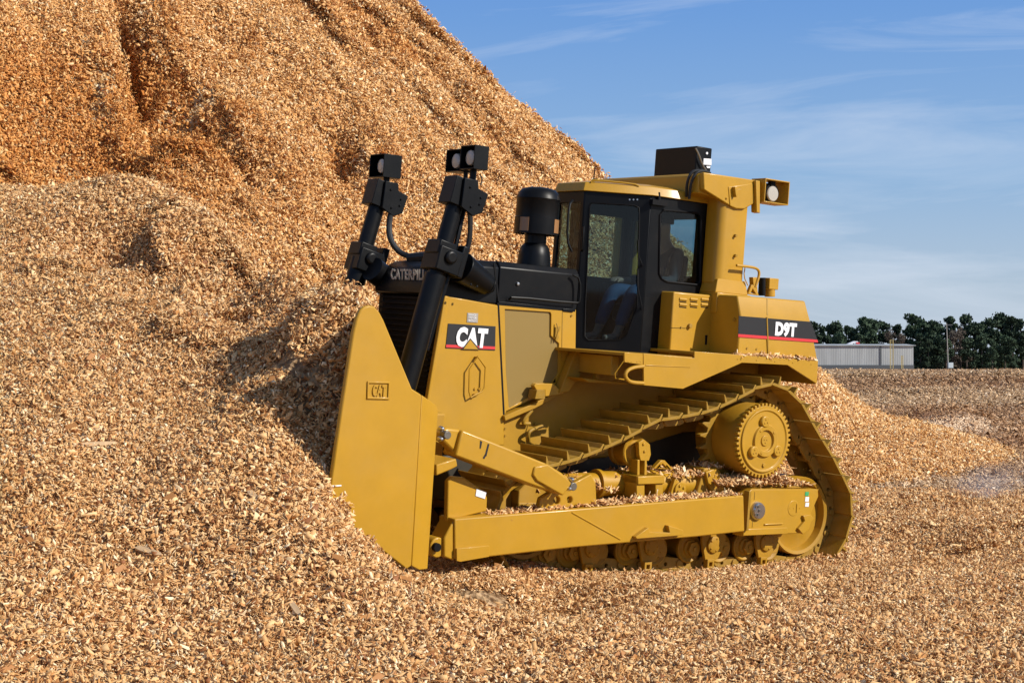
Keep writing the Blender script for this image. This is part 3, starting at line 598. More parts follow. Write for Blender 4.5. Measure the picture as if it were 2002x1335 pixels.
# trunnion end of the track frame
b = B(); b.px([(1458,968),(1470,956),(1599,956),(1600,970),(1585,1004),(1590,1013),(1583,1025),(1565,1042),(1516,1042),(1450,1048),(1456,1020)], -1.52, .13)
b.px([(1455,1034),(1540,1031),(1540,1043),(1453,1047)], -1.54, .03); b.tube([P(1494,1025,-1.525), P(1530,1023,-1.525)], .01, 6)
tf = b.build('trunnion_frame', YEL, D9, .01); near.append(tf)
b = B(); c = P(1479.5,998,-1.52); b.lathe([(.02, .045), (.07, .045), (.085, .03), (.092, .0), (.092, -.02)], c, (0, -1, 0), 32); b.build('trunnion_cap', STEEL, tf)
b = B(); c = P(1479.5,998,-1.565); b.bolts([c+Vector((.035*math.cos(a), 0, .045*math.sin(a))) for a in np.linspace(0, 6.28, 7)[:-1]], .012, .012); b.build('cap_bolt', DSTEEL, tf)
b = B(); b.prism([(c[0]-.125, c[2]-.19), (c[0]-.095, c[2]-.19), (c[0]-.095, c[2]+.19), (c[0]-.125, c[2]+.19)], -1.57, -1.5); b.prism([(c[0]-.004, c[2]+.1), (c[0]+.004, c[2]+.1), (c[0]+.004, c[2]+.18), (c[0]-.004, c[2]+.18)], -1.524, -1.515); b.prism([(c[0]-.004, c[2]-.17), (c[0]+.004, c[2]-.17), (c[0]+.004, c[2]-.1), (c[0]-.004, c[2]-.1)], -1.524, -1.515)
b.build('bearing_split', YELT, tf, .003)
b = B(); c = P(1551,993,-1.52); b.lathe([(.03, .004), (.075, .004), (.08, -.002)], c, (0, -1, 0), 28); b.plate([c+Vector((.03+.04*math.cos(a), -.012, .045*math.sin(a))) for a in np.linspace(-1.4, 1.4, 9)], (0, .008, 0)); b.bolts([c+Vector((-.05, -.004, 0)), c+Vector((0, -.004, 0)), c+Vector((.09, 0, 0))], .006, .004); b.build('idler_cover', YEL, tf, .002)
for i, (v0, v1) in enumerate(((961,969), (971,980), (982,990))):
    b = B(); b.px([(1575,v0),(1582,v0),(1581,v1),(1574,v1)], -1.525, .004); b.build('decal', (GREEN, WHT, LABEL)[i], tf)
b = B(); b.px([(1561,1033),(1574,1018),(1571,1008),(1584,1006),(1592,1013),(1586,1020),(1582,1034),(1570,1044)], -1.55, .04); b.build('guard_lug', YEL, tf, .004)
# ---- tilt brace (hydraulic strut) from the arm up to the blade
BY = -1.78
b = B(); b.px([(904,840),(1071,907),(1100,925),(1112,937),(1101,967),(1050,952),(890,891)], BY, .2)
br = b.build('tilt_brace', YEL, D9, .016); near.append(br)
b = B(); b.px([(1046,912),(1071,907),(1112,937),(1118,945),(1101,969),(1085,960),(1050,940),(1042,928)], BY-.02, .24); b.build('brace_end', YEL, br, .012)
b = B(); b.px([(864,842),(874,836),(904,840),(890,891),(884,880),(868,864),(860,862),(858,850)], BY+.04, .12); b.build('brace_eye', YEL, br, .02)
b = B(); c = P(873,850,BY); b.cyl(c+Vector((0, -.02, 0)), c+Vector((0, .2, 0)), .034, n=20); b.cyl(P(1122,951,BY), P(1122,951,BY)+Vector((0, .2, 0)), .036, n=20); b.build('pin', DSTEEL, br, .004)
b = B()
for u, v in ((863,838), (861,858), (1117,937), (1112,955)): c = P(u, v, BY); b.lathe([(.002, .03), (.012, .027), (.02, .015), (.022, 0), (.022, -.02)], c, (0, -1, 0), 14)
b.build('bolt_head', STEEL, br)
b = B()
for poly in ([(939,861),(943,863),(940,877),(938,876)], [(954,867),(957,868),(951,892),(948,890)], [(948,888),(951,889),(947,897),(944,895)]): b.px(poly, BY-.003, .003)
b.build('scuff_mark', DECB, br)
for o in list(near): copy_mirror(o)
# ---- hull: engine bay side, belly, rear housing
def sheet(uv, y, th=.03, holes=()): return B().px(uv, y, th, holes)
SY2 = -.62
b = B(); zt = 2.0
b.prism([(-3.25, 1.1), (-3.35, 1.4), (-1.75, 1.98), (.8, 1.98), (.8, 1.55), (.6, 1.25), (-.2, 1.22), (-1.2, .95), (-2.6, .85)], -.56, mir(-.56))
hull = b.build('hull', YELD, D9, .02)
b = B(); b.prism([(-3.1, .95), (-2.5, .98), (.55, 1.3), (.4, .7), (-2.9, .5)], -.53, mir(-.53)); b.build('shade_dark_belly', mat('shade_dark_iron', (.035, .028, .016), .55, var=.4, vscale=5), D9, .02)  # lower hull near-black: shade between the tracks is put into its colour
b = B(); b.bolts([P(u, v, -.57) for u, v in ((992,818),(1007,812),(987,838),(987,852),(1066,775),(1046,828),(1112,740),(1085,765))], .012, .01); b.bolts([P(1290,756,-.57), P(1318,765,-.57), P(1230,740,-.57)], .02, .02); b.build('hull_bolt', YELT, hull)
# rubber hoses and their brackets on the hull side
b = B(); b.tube([P(1040,802,-.62), P(1024,820,-.62), P(1022,828,-.6), P(1036,828,-.6)], .018, 8, sm=2); b.tube([P(1060,833,-.6), P(1037,840,-.64), P(1032,850,-.64), P(1034,862,-.6)], .018, 8, sm=2); b.build('hose', YELT, hull)
# diagonal kick strip with the small grated step
b = B(); b.px([(986,813),(1040,790),(1097,762),(1102,768),(1045,799),(988,823)], -.66, .1); st = b.build('slanted_ledge', YELD, D9, .006)
b = B(); b.px([(1050,762),(1066,762),(1066,780),(1046,780)], -.74, .12); b.build('grated_step', YELT, st, .004)
b = B(); b.px([(1044,754),(1048,750),(1083,750),(1092,760),(1104,764),(1100,770),(1066,775),(1066,762),(1049,762)], -.7, .06); b.build('step_plate', YEL, st, .004)
# radiator guard (front tower) side, far side, and the shadowed front
RG = [(870,578),(974,597),(985,812),(986,870),(850,872),(832,800),(842,740)]
b = B(); b.px(RG, SY2, .05); b.px([(870,578),(879,580),(846,745),(835,800),(832,800),(842,740)], SY2-.012, .02)
rgd = b.build('radiator_guard', YEL, D9, .012)
b = B(); q = [(P(u, v, SY2)[0], P(u, v, SY2)[2]) for u, v in RG]; yf = .44
b.prism(q, yf-.05, yf); fx = P(868,576,SY2)[0]; bx = P(846,760,SY2)[0]
b.build('radiator_guard_far_side', YEL, D9, .012)
b = B(); b.prism([(fx-.02, 2.42), (fx+.06, 2.42), (bx+.0, 1.0), (bx-.05, 1.0)], SY2+.05, yf-.05)
gr = b.build('radiator_grille', BLKM, D9)
b = B()
for i in range(26):
    zz = 1.1+i*.05; xx = bx-.06+(fx-.03-(bx-.05))*(zz-1.0)/1.42; b.box(xx-.012, xx+.01, SY2+.06, yf-.06, zz, zz+.016)
b.build('grille_bar', BLKM, gr)
b = B(); b.prism([(fx-.03, 1.0), (fx+.05, 1.0), (fx+.03, 2.4), (fx-.03, 2.4)], yf-.07, yf+.02); b.build('guard_edge', BLK, gr, .01)
# hexagonal hand hold, decals
b = B(); hy = SY2-.045
hp = [(934,697),(949,718),(947,758),(942,766),(932,770),(920,777),(917,765),(918,722)]
hw = [P(u, v, hy) for u, v in hp]; b.tube(hw, .008, 8, closed=True, sm=0)
for u, v in ((934,699), (931,772)): c = P(u, v, hy); b.cyl(c, c+Vector((0, .08, 0)), .011, n=8)
b.bolts([P(928,760,SY2), P(936,760,SY2)], .012); b.build('grab_handle', YEL, rgd)
def quadpx(uv, y, th, m, name, par): b = B(); b.px(uv, y, th); return b.build(name, m, par)
dc = quadpx([(876.5,632.5),(969,638),(968,685),(871.5,680.5)], SY2-.006, .006, DECB, 'logo_plate', D9)
quadpx([(872.6,673.5),(968.2,677.5),(968,683),(872,679)], SY2-.0095, .0035, RED, 'red_stripe', dc)
o_ = P(889.5,677.5,SY2-.0125); e_ = P(950,681,SY2-.0125); tp_ = P(893,641,SY2-.0125); wv = e_-o_
text('logo_letters', 'CAT', dc, WHT, o_, wv.normalized(), Vector((.06, 0, 1)).normalized(), (tp_-o_).length*1.08, wv.length, .06, .003)
quadpx([(903,682.5),(919.5,661),(939,683.5)], SY2-.0165, .002, DECB, 'triangle_outline', dc)
quadpx([(906.5,682),(919.5,664),(935,682.8)], SY2-.0185, .002, YEL, 'triangle', dc)
lb = quadpx([(914,611.5),(935,612.5),(934,631),(913,630)], SY2-.005, .005, GRYT, 'small_plate', D9)
for i, s_ in enumerate(('SERVICE', 'SYSTEM', 'PRODUCT')): o_ = P(915.5,617.5+i*5.6,SY2-.008); text('small_plate_letters', s_, lb, WHT, o_, (P(933,618.5+i*5.6,SY2-.008)-o_).normalized(), (0, 0, 1), .019, .085, .01, .002)
# engine side door with perforated screen
door = [(975,592),(1126,606),(1125,694),(1108,722),(1092,748),(1083,753),(1047,753),(1046,777),(990,803),(986,812)]
hole = [(987,604),(1076,610),(1078,614),(1077.5,656),(1093,671),(1092,728),(1080,748),(1043,749),(1041,773),(995,798),(989,725)]
b = B(); b.px(door, SY2+.01, .035, holes=[hole]); ed = b.build('engine_door', YEL, D9, .006)
quadpx(hole, SY2+.028, .01, SCREEN, 'screen', ed)
b = B(); b.px([(1099.5,606),(1101,606),(1099,700),(1097.5,700)], SY2+.007, .004); b.px([(1085,640),(1096,638),(1094,648),(1090,650),(1093,660),(1088,668),(1085,655)], SY2+.0, .01); b.tube([P(1088,632,SY2-.01), P(1092,645,SY2-.03), P(1086,665,SY2-.01)], .006, 6); b.bolts([P(1117,617,SY2+.01), P(1114,697,SY2+.01)], .01)
b.build('door_latch', YELT, ed)
b = B(); b.px([(972.5,592),(976,592),(987,812),(983.5,812)], SY2-.001, .03); b.build('door_seam', BLKM, ed)
# ---- hood
HT = P(967,514,-.55)[2]; 
b = B(); yn, yfh = -.6, mir(-.6)-.02
sec = [(yn, 2.36), (yn, 2.70), (yn+.05, 2.755), (yfh-.05, 2.755), (yfh, 2.70), (yfh, 2.36)]
b.plate([(-2.66, y_, z_) for y_, z_ in sec], (.93, 0, 0)); hood = b.build('hood', BLK, D9, .01)
b = B(); xs = [-2.67, -2.95, -3.2, -3.32, -3.36]; tops = [2.75, 2.745, 2.70, 2.62, 2.5]; low = [2.36, 2.36, 2.36, 2.38, 2.4]
rings = []
for x_, t_, l_ in zip(xs, tops, low):
    rings.append([b.bm.verts.new((x_, y_, z_)) for y_, z_ in ((yn, l_), (yn, t_-.06), (yn+.06, t_), (yf-.06, t_), (yf, t_-.06), (yf, l_))])
for a, c in zip(rings, rings[1:]):
    for i in range(6): b.bm.faces.new([a[i], a[(i+1) % 6], c[(i+1) % 6], c[i]])
b.bm.faces.new(rings[0]); b.bm.faces.new(rings[-1][::-1]); nose = b.build('hood_nose', BLK, D9, .01, 60)
b = B(); b.px([(965,514),(968,514),(977,590),(974,590)], yn-.004, .01); b.build('hood_seam', BLKM, hood)
b = B(); b.lathe([(.002, .02), (.014, .018), (.018, .005), (.018, -.01)], P(1011.5,555,yn), (0, -1, 0), 14); b.build('hood_latch', STEEL, hood)
b = B(); b.tube([P(995,586,yn-.02), P(1001,580,yn-.06), P(1126,593,yn-.06), P(1134,590,yn-.06), P(1134.5,545,yn-.06), P(1120,537,yn-.04)], .011, 8, sm=1); b.build('hand_rail', BLK, hood)
b = B(); b.px([(975,589),(1125,604),(1125,610),(976,597)], yn-.012, .05); b.px([(1100,603),(1125,604),(1120,611),(1101,609)], yn-.02, .02); b.build('hood_trim', BLK, hood, .004)
# front name
nx = -3.375; o_ = PX(764,546.5,nx); e_ = PX(852,548.5,nx); t_ = PX(768,524,nx)
text('front_letters', 'CATERPILLAR', nose, GRYT, o_, (e_-o_).normalized(), Vector((-.08, 0, 1)).normalized(), (t_[2]-o_[2])*.93, (e_-o_).length, .03, .003)
# ---- air precleaner
cx0 = P(1049,440,-.25); cx0 = (cx0[0], -.25)
zt = P(1049,366,-.25)[2]; zs = P(1049,459,-.25)[2]; zb = P(1049,513,-.25)[2]-.1
R0 = .215
b = B(); b.lathe([(.01, 0), (.10, -.004), (.16, -.02), (.195, -.055), (R0-.004, -.10), (R0, -.115), (R0-.006, -.125), (R0-.006, -.29), (R0, -.295), (R0, -(zt-zs)), (R0-.012, -(zt-zs)), (R0-.02, -.12), (.02, -.08)], (cx0[0], cx0[1], zt), (0, 0, 1), 48)
pc = b.build('air_precleaner', BLK, D9)
b = B()
for a in (-160, -62):
    A1 = [math.radians(a+k) for k in (-13, -6, 0, 6, 13)]; f_ = lambda k, z_: Vector((cx0[0]+(R0+.001)*math.cos(k), cx0[1]+(R0+.001)*math.sin(k), z_))
    for k0, k1 in zip(A1, A1[1:]): b.plate([f_(k0, zs+.02), f_(k1, zs+.02), f_(k1, zs+.15), f_(k0, zs+.15)], Vector((math.cos(k0), math.sin(k0), 0))*.003)
b.build('bowl_window', mat('amber_bowl', (.30, .15, .06), .25), pc)
b = B(); b.lathe([(.02, .0), (.12, 0), (.12, -.28), (.105, -.3), (.105, -.38), (.14, -.42), (.155, -.50), (.165, -.6), (.165, -.72)], (cx0[0], cx0[1], zt-.16), (0, 0, 1), 40); b.build('intake_stack', BLK, pc)
# ---- lift cylinders
def lift(y, u0, v0, u1, v1, uy, vy, nearside):
    b = B(); p0 = P(u0, v0, y); p1 = P(u1, v1, y); ax = (p1-p0).normalized(); pe = p0-ax*.25
    b.cyl(pe, p0+ax*((p1-p0).length*.47), .10, n=28); b.cyl(p0+ax*((p1-p0).length*.47), p1, .078, n=24)
    if nearside: b.tube([p0+Vector((.13, -.02, .1)), p0+ax*.9+Vector((.12, -.02, 0)), p0+ax*1.5+Vector((.1, 0, 0)), p1+Vector((.12, .02, -.1))], .022, 8)
    lc = b.build('lift_cylinder', BLK, D9)
    c = P(uy, vy, y); b = B(); n = ax.cross(Vector((0, 1, 0))).normalized()
    def ob(b, c, a0, a1, n0, n1, y0, y1): b.plate([c+ax*a0+n*n0+Vector((0, y0, 0)), c+ax*a1+n*n0+Vector((0, y0, 0)), c+ax*a1+n*n1+Vector((0, y0, 0)), c+ax*a0+n*n1+Vector((0, y0, 0))], (0, y1-y0, 0))
    ob(b, c, -.14, .08, -.13, .12, -.13, .13); ob(b, c, -.14, .15, -.19, -.12, -.11, .11); ob(b, c, .0, .13, -.05, .13, -.11, .11); b.lathe([(.02, .035), (.05, .035), (.06, .02), (.06, -.03)], c+Vector((0, -.13, 0)), (0, -1, 0), 20); b.build('trunnion_yoke', BLK, lc, .012)
    # head bracket
    b = B(); h = p1-ax*.05; ob(b, h, -.20, .04, -.12, -.05, -.10, .08); 
    b.plate([h+Vector((-.04, -.13, .06)), h+Vector((.10, -.13, .05)), h+Vector((.11, -.13, -.02)), h+Vector((.22, -.13, -.06)), h+Vector((.17, -.13, -.23)), h+Vector((.07, -.13, -.27)), h+Vector((-.06, -.13, -.20))], (0, .03, 0)); ob(b, h, -.2, .05, -.06, .12, -.1, .1)
    b.bolts([h+Vector((.02, -.13, -.02)), h+Vector((.04, -.13, -.19)), h+Vector((.14, -.13, -.10)), h+Vector((.13, -.13, -.16))], .012)
    b.build('head_bracket', BLK, lc, .006)
    return lc, p0, p1, c, ax
NL = lift(-.78, 806, 705, 903, 352, 865, 503, True)
FLf = lift(.60, 668, 640, 750, 358, 712, 505, False)
# trunnion arms sweeping back to the hood sides
b = B(); c = NL[3]; b.plate([P(862,515,-.8), P(880,500,-.8), P(905,512,-.8), P(905,540,-.8), P(862,528,-.8)], (0, .22, 0)); b.cyl(P(900,522,-.72), P(950,556,-.64), .145, .10, n=28); b.cyl(P(950,556,-.64), P(962,566,-.6), .10, .03, n=28); b.bolts([P(920,556,-.84), P(932,560,-.82)], .014); b.build('cylinder_mount', BLK, D9, .012)
b = B(); b.cyl(FLf[3]+Vector((-.02, -.2, -.1)), FLf[3]+Vector((.35, -.12, -.28)), .12, n=24); b.build('cylinder_mount', BLK, D9)
b = B(); b.tube([P(765,412,.5), P(760,440,.5), P(762,468,.45), P(778,492,.4), P(800,502,.3), P(830,505,.1)], .028, 10, sm=2); b.build('hydraulic_hose', RUBB, D9)
b = B(); b.tube([P(938,341,-.8), P(943,350,-.8), P(940,362,-.8)], .006, 6, sm=1); b.tube([P(801,505,.2), P(860,500,-.2)], .05, 8); b.build('hydraulic_hose', RUBB, D9)
b = B(); b.tube([P(918,405,-.72), P(920,440,-.72), P(917,480,-.7), P(905,505,-.66)], .024, 8, sm=2); b.build('hydraulic_hose', RUBB, D9)
# ---- work lights on the cylinder heads
def lamp(x0, x1, y0, y1, z0, z1, lenses, par=D9, m=BLK):
    t = .01; b = B()
    b.box(x0, x1, y0, y0+t, z0, z1); b.box(x0, x1, y1-t, y1, z0, z1); b.box(x0, x1, y0+t, y1-t, z1-t, z1); b.box(x0, x1, y0+t, y1-t, z0, z0+t); b.box(x1-t, x1, y0+t, y1-t, z0+t, z1-t)
    h = b.build('work_light', m, par, .003)
    for y_ in lenses:
        b = B(); zc = (z0+z1)/2; b.lathe([(.02, .012), (.055, .006), (.066, 0), (.07, -.02), (.05, -.06)], (x0+.03, y_, zc), (-1, 0, 0), 24); b.build('lens', LENS, h)
    return h
xf = P(928,283,-.86)[0]; zt1 = P(928,283,-.86)[2]; zb1 = P(932,331,-.86)[2]; wl_ = P(956,283,-.86)[0]-xf
lamp(xf, xf+wl_, -.87, -.64, zb1, zt1, [-.755]); lamp(xf+.02, xf+wl_+.02, -.62, -.38, zb1-.01, zt1-.02, [-.5])
b = B(); b.cyl((xf+.1, -.72, zb1-.09), (xf+.1, -.72, zb1), .03, n=12); b.cyl((xf+.1, -.6, zb1-.09), (xf+.1, -.6, zb1), .02, n=12); b.build('lamp_bracket', BLK, D9)
yo = .50; xf2 = P(752,300,yo)[0]; zt2 = P(752,300,yo)[2]; zb2 = P(752,346,yo)[2]; wl2 = P(787,300,yo)[0]-xf2
lamp(xf2, xf2+wl2, yo, yo+.27, zb2, zt2, [yo+.1]); b = B(); b.cyl((xf2+.1, yo+.1, zb2-.09), (xf2+.1, yo+.1, zb2), .03, n=12); b.build('lamp_bracket', BLK, D9)
# ---- blade
BYP = -2.2
b = B(); b.px([(691,650),(698,622),(705,606),(713,599),(722,597),(732,599),(742,610),(750,625),(806,760),(825,772),(805,1106),(795,1113),(640,992),(668,800)], BYP, .05)
bl = b.build('blade', YEL, D9, .012)
f0, f1 = P(825,772,BYP), P(805,1106,BYP); g0, g1, g2 = P(857,802,BYP+.13), P(836,1112,BYP+.13), P(853,792,BYP+.13)
b = B(); b.plate([f0, g2, g0, g1, P(820,1114,BYP+.06), f1], (0, .05, 0)); b.build('side_plate', YEL, bl, .008)
b = B(); nseg = 14; prof = []
for i in range(nseg+1):
    t = i/nseg; prof.append((.16*(2*t-1)**2*1.4-.05*t, .12+1.98*t))
cols_ = []
for y_ in np.linspace(BYP+.05, mir(BYP)-.05, 25):
    bow = float(mold_x(np.array(y_))); crown = .12*(1-abs((y_-YC)/2.15)**2)
    cols_.append([b.bm.verts.new((bow-px_*.9+.12, y_, z_*(1+.0)+crown*(z_/2.2))) for px_, z_ in prof])
for a, c in zip(cols_, cols_[1:]):
    for i in range(nseg): b.bm.faces.new([a[i], a[i+1], c[i+1], c[i]])
mb = b.build('moldboard', YEL, bl); s_ = mb.modifiers.new('thick', 'SOLIDIFY'); s_.thickness = .04
b = B(); b.px([(719,745),(763,746),(762,781),(718,780)], BYP-.012, .012, holes=[[(722,749),(760,750),(759,777),(721,776)]]); em = b.build('blade_emblem', YEL, bl, .004)
o_ = P(727,774,BYP-.001); e_ = P(753,775,BYP-.001); text('emblem_letters', 'CAT', em, YEL, o_-Vector((0, 0, 0)), (e_-o_).normalized(), (0, 0, 1), .088, (e_-o_).length, .03, .009)
b = B(); b.tube([P(648,950,BYP-.003), P(667,949,BYP-.003)], .006, 6); b.build('weld_bead', WHT, bl)
b = B(); b.box(-4.2, -3.7, BYP+.75, BYP+1.0, .9, 1.4); b.box(-4.0, -3.8, -1.1, 1.0, .4, 1.5); b.build('blade_rib', YELD, bl, .02)
b = B(); b.px([(853,908),(892,896),(895,911),(884,917),(853,930)], -2.0, .3); b.build('blade_lug', YEL, bl, .01)
copy_mirror(bl.children[0]) if False else None
b = B(); q = [(P(u, v, BYP)[0], P(u, v, BYP)[2]) for u, v in [(691,650),(705,606),(722,597),(742,610),(806,760),(857,802),(836,1112),(795,1113),(640,992)]]; b.prism(q, mir(BYP)-.05, mir(BYP)); b.build('far_end_plate', YEL, bl, .01)
# ---- fenders / deck
FY = -1.36
fen = [(1290,692),(1358,700),(1358,687),(1599.5,706),(1597,750),(1590,745),(1540,713.5),(1451,709),(1335,760),(1259,753),(1256,742),(1256,700),(1258,690)]
b = B(); b.px([(1258,691),(1358,700),(1358,687),(1599.5,706),(1597,750),(1540,713.5),(1451,709),(1335,760),(1259,753)], FY, .02)
b.px([(1221,689),(1257,691.5),(1257,713),(1221,708)], FY-.002, .02)
b.tube([P(1262,714,FY-.001), P(1350,717.5,FY-.001)], .005, 6); b.bolts([P(1228,707,FY), P(1234,707,FY), P(1245,707,FY), P(1252,707,FY), P(1442,702,FY), P(1479,704,FY), P(1515,706.5,FY), P(1550,709,FY), P(1586,712,FY)], .007, .005)
fe = b.build('fender', YEL, D9, .004)
zf = P(1358,687,FY)[2]; zl = P(1300,694,FY)[2]; xA = P(1128,680,-.66)[0]; xB = P(1358,687,FY)[0]; xC = P(1599.5,706,FY)[0]
b = B(); b.box(P(1221,690,FY)[0], xB, FY+.02, -.55, zl-.03, zl-.002); b.box(xB, xC, FY+.02, -.55, zf-.03, zf-.002)
b.plate([(-1.95, -.66, zl-.03), (P(1221,690,FY)[0], FY+.02, zl-.03), (P(1221,690,FY)[0], -.5, zl-.03), (-1.95, -.5, zl-.03)], (0, 0, .028))
b.plate([(xC-.02, FY+.02, zf-.25), (xC, FY+.02, zf-.25), (xC, FY+.02, zf-.03), (xC-.02, FY+.02, zf-.03)], (0, .8, 0))
dk = b.build('deck', YELD, D9, .004)
# under-deck bracing ahead of the fender
b = B(); b.px([(1128,682),(1166,684),(1164,692),(1112,766),(1094,768),(1104,742)], -.72, .1); b.px([(1138,739),(1226,748),(1226,752),(1150,747)], -.95, .3); b.px([(1164,692),(1172,692),(1172,745),(1166,745)], -.9, .06)
b.box(-1.75, -1.66, -1.2, -.6, 1.78, 1.96); b.build('deck_support', YELD, D9, .006)
b = B(); c = [P(u, v, FY-.02) for u, v in ((1258,749),(1240,748),(1229,745),(1223,737),(1223,730),(1228,723),(1240,718),(1258,716))]; b.tube(c, .018, 10, sm=1); b.build('step_loop', YEL, fe)
b = B(); b.tube([P(1219,706,FY), P(1202,730,FY+.05), P(1203,739,FY+.05), P(1220,742,FY+.1)], .006, 6); b.build('wire_loop', YEL, fe)
b = B(); b.box(-1.9, .5, mir(FY)-.02, mir(FY), 1.75, 2.04); b.box(-1.9, .82, mir(-.55), mir(FY)-.02, 2.0, 2.03); b.build('far_fender', YELD, D9)
# ---- battery box
BXY = -.9
c0, c1 = P(1317.6,570,BXY), P(1402,578,BXY); cb = P(1306,683,BXY)[2]
b = B(); b.plate([(c0[0], BXY, cb-.06), (P(1410,600,BXY)[0], BXY, cb-.06), (P(1410,600,BXY)[0], BXY, c0[2]), (c0[0], BXY, c0[2])], (0, .62, 0)); bb_ = b.build('battery_box', YEL, D9, .014)
b = B()
for u0 in (1328, 1349, 1370.5):
    for v0 in (584.5, 595): c = P(u0, v0, BXY); b.cyl(c+Vector((0, .004, 0)), P(u0+14, v0+1.5, BXY)+Vector((0, .004, 0)), .016, n=10)
b.build('louvre', YEL, bb_)
b = B()
for u0 in (1328, 1349, 1370.5):
    for v0 in (588.5, 599): b.px([(u0, v0), (u0+14, v0+1.5), (u0+14, v0+3.5), (u0, v0+2)], BXY-.002, .002)
b.build('louvre_slot', BLKM, bb_)
b = B(); c = P(1347,637,BXY); b.cyl(c, c+Vector((0, -.03, 0)), .022, n=14); b.build('box_lock', YELT, bb_, .002)
b = B(); b.px([(1379,655),(1383.5,655),(1382,674),(1378.5,674)], BXY-.003, .003); b.build('box_slot', BLKM, bb_)
b = B(); b.cyl(P(1331,640,BXY), P(1331,640,BXY)+Vector((0, -.012, 0)), .009, n=8); b.build('box_bolt', YELT, bb_)
b = B(); b.px([(1311,640.5),(1341,641.3),(1341,642.2),(1311,641.4)], BXY-.002, .002); b.build('box_seam', BLKM, bb_)
# ---- tank with model name
x0t = P(1441.5,577.3,-1.25)[0]; TYN = -1.31; TYT = -1.235
def Q(u, v, lean=True):                        # on the tank's side: its upper half leans inwards
    p = P(u, v, TYN); zb_ = P(1444,616,TYN)[2]
    if p[2] > zb_:
        y_ = TYN+(p[2]-zb_)*.32; p = P(u, v, y_)
    return p
lowf, lowr = P(1441.5,690,TYN), P(1600,697,TYN); brf, brr = Q(1444,616), Q(1584.5,627.4); tpf, tpr = Q(1441.5,577.3), Q(1574,588.3)
lowf[0] = brf[0] = tpf[0] = x0t; lowf[2] -= .05; lowr[2] -= .05
b = B(); yi = -.45
pts = [lowf, lowr, brr, tpr, tpf, brf]; A2 = [b.bm.verts.new(p_) for p_ in pts]; B2 = [b.bm.verts.new((p_[0], yi, p_[2])) for p_ in pts]
b.bm.faces.new([A2[0], A2[1], A2[2], A2[5]]); b.bm.faces.new([A2[5], A2[2], A2[3], A2[4]]); b.bm.faces.new(B2[::-1])
for i in range(6): b.bm.faces.new([A2[i], B2[i], B2[(i+1) % 6], A2[(i+1) % 6]])
tk = b.build('tank', YEL, D9, .016)
def Tq(u, v, off=.004): p = P(u, v, TYN-off); return p
def tpx(uv, off, m, name): b = B(); b.plate([Tq(u, v, off) for u, v in uv], (0, .003, 0)); return b.build(name, m, tk)
tpx([(1444.5,617.5),(1585.5,629),(1598,664),(1443.5,653.7)], .004, DECB, 'black_band'); tpx([(1443.5,653),(1598,664),(1599.5,669.5),(1443.5,658.8)], .0075, RED, 'red_stripe')
b = B(); b.plate([Tq(1499, 620, .010), Tq(1501, 620, .010), Tq(1503.5, 693, .010), Tq(1501.5, 693, .010)], (0, .008, 0)); b.plate([Q(1498.5,584)+Vector((0,-.002,.0)), Q(1500.5,584)+Vector((0,-.002,0)), Q(1501,616.5)+Vector((0,-.003,0)), Q(1499,616.5)+Vector((0,-.003,0))], (0, .006, 0)); b.build('panel_seam', YELT, tk)
o_ = Tq(1514.5,657,.008); e_ = Tq(1556,660,.008); text('model_letters', 'D9T', tk, WHT, o_, (e_-o_).normalized(), Vector((0, 0, 1)), .145, (e_-o_).length, .065, .003)
b = B(); b.bolts([P(1460,681,TYN), P(1479,682.5,TYN)], .011, .008); b.bolts([PX(1436,625,x0t)], .02, .01, (-1, 0, 0)); b.build('tank_bolt', YELT, tk)
# bits behind the tank: filler, valve, rail
b = B(); c = P(1497,560,-.8); b.cyl(P(1505,580,-.8), P(1505,546,-.8), .055, n=20); b.box(P(1497,545,-.8)[0], P(1515,545,-.8)[0], -.86, -.74, P(1497,565,-.8)[2], P(1497,543,-.8)[2]); b.px([(1472,542),(1480,542),(1482,575),(1474,572)], -.8, .06); b.px([(1462,575),(1470,556),(1478,560),(1484,578)], -.85, .04, holes=[[(1468,573),(1472,564),(1478,575)]]); b.build('filler_neck', YEL, D9, .006)
b = B(); b.cyl(P(1491,578,-.82), P(1491,543,-.82), .03, n=14); b.cyl(P(1485,578,-.8), P(1487,545,-.8), .018, n=10); b.build('valve', BLKM, D9)
b = B(); b.tube([P(1440,519,-1.0), P(1470,522,-1.0), P(1482,526,-1.0), P(1485,535,-1.0), P(1480,552,-1.0), P(1477,562,-1.0)], .014, 8, sm=2); b.tube([P(1457,520,-.95), P(1454,540,-.95), P(1462,558,-.95)], .006, 6, sm=1); b.build('hand_rail', YEL, D9)
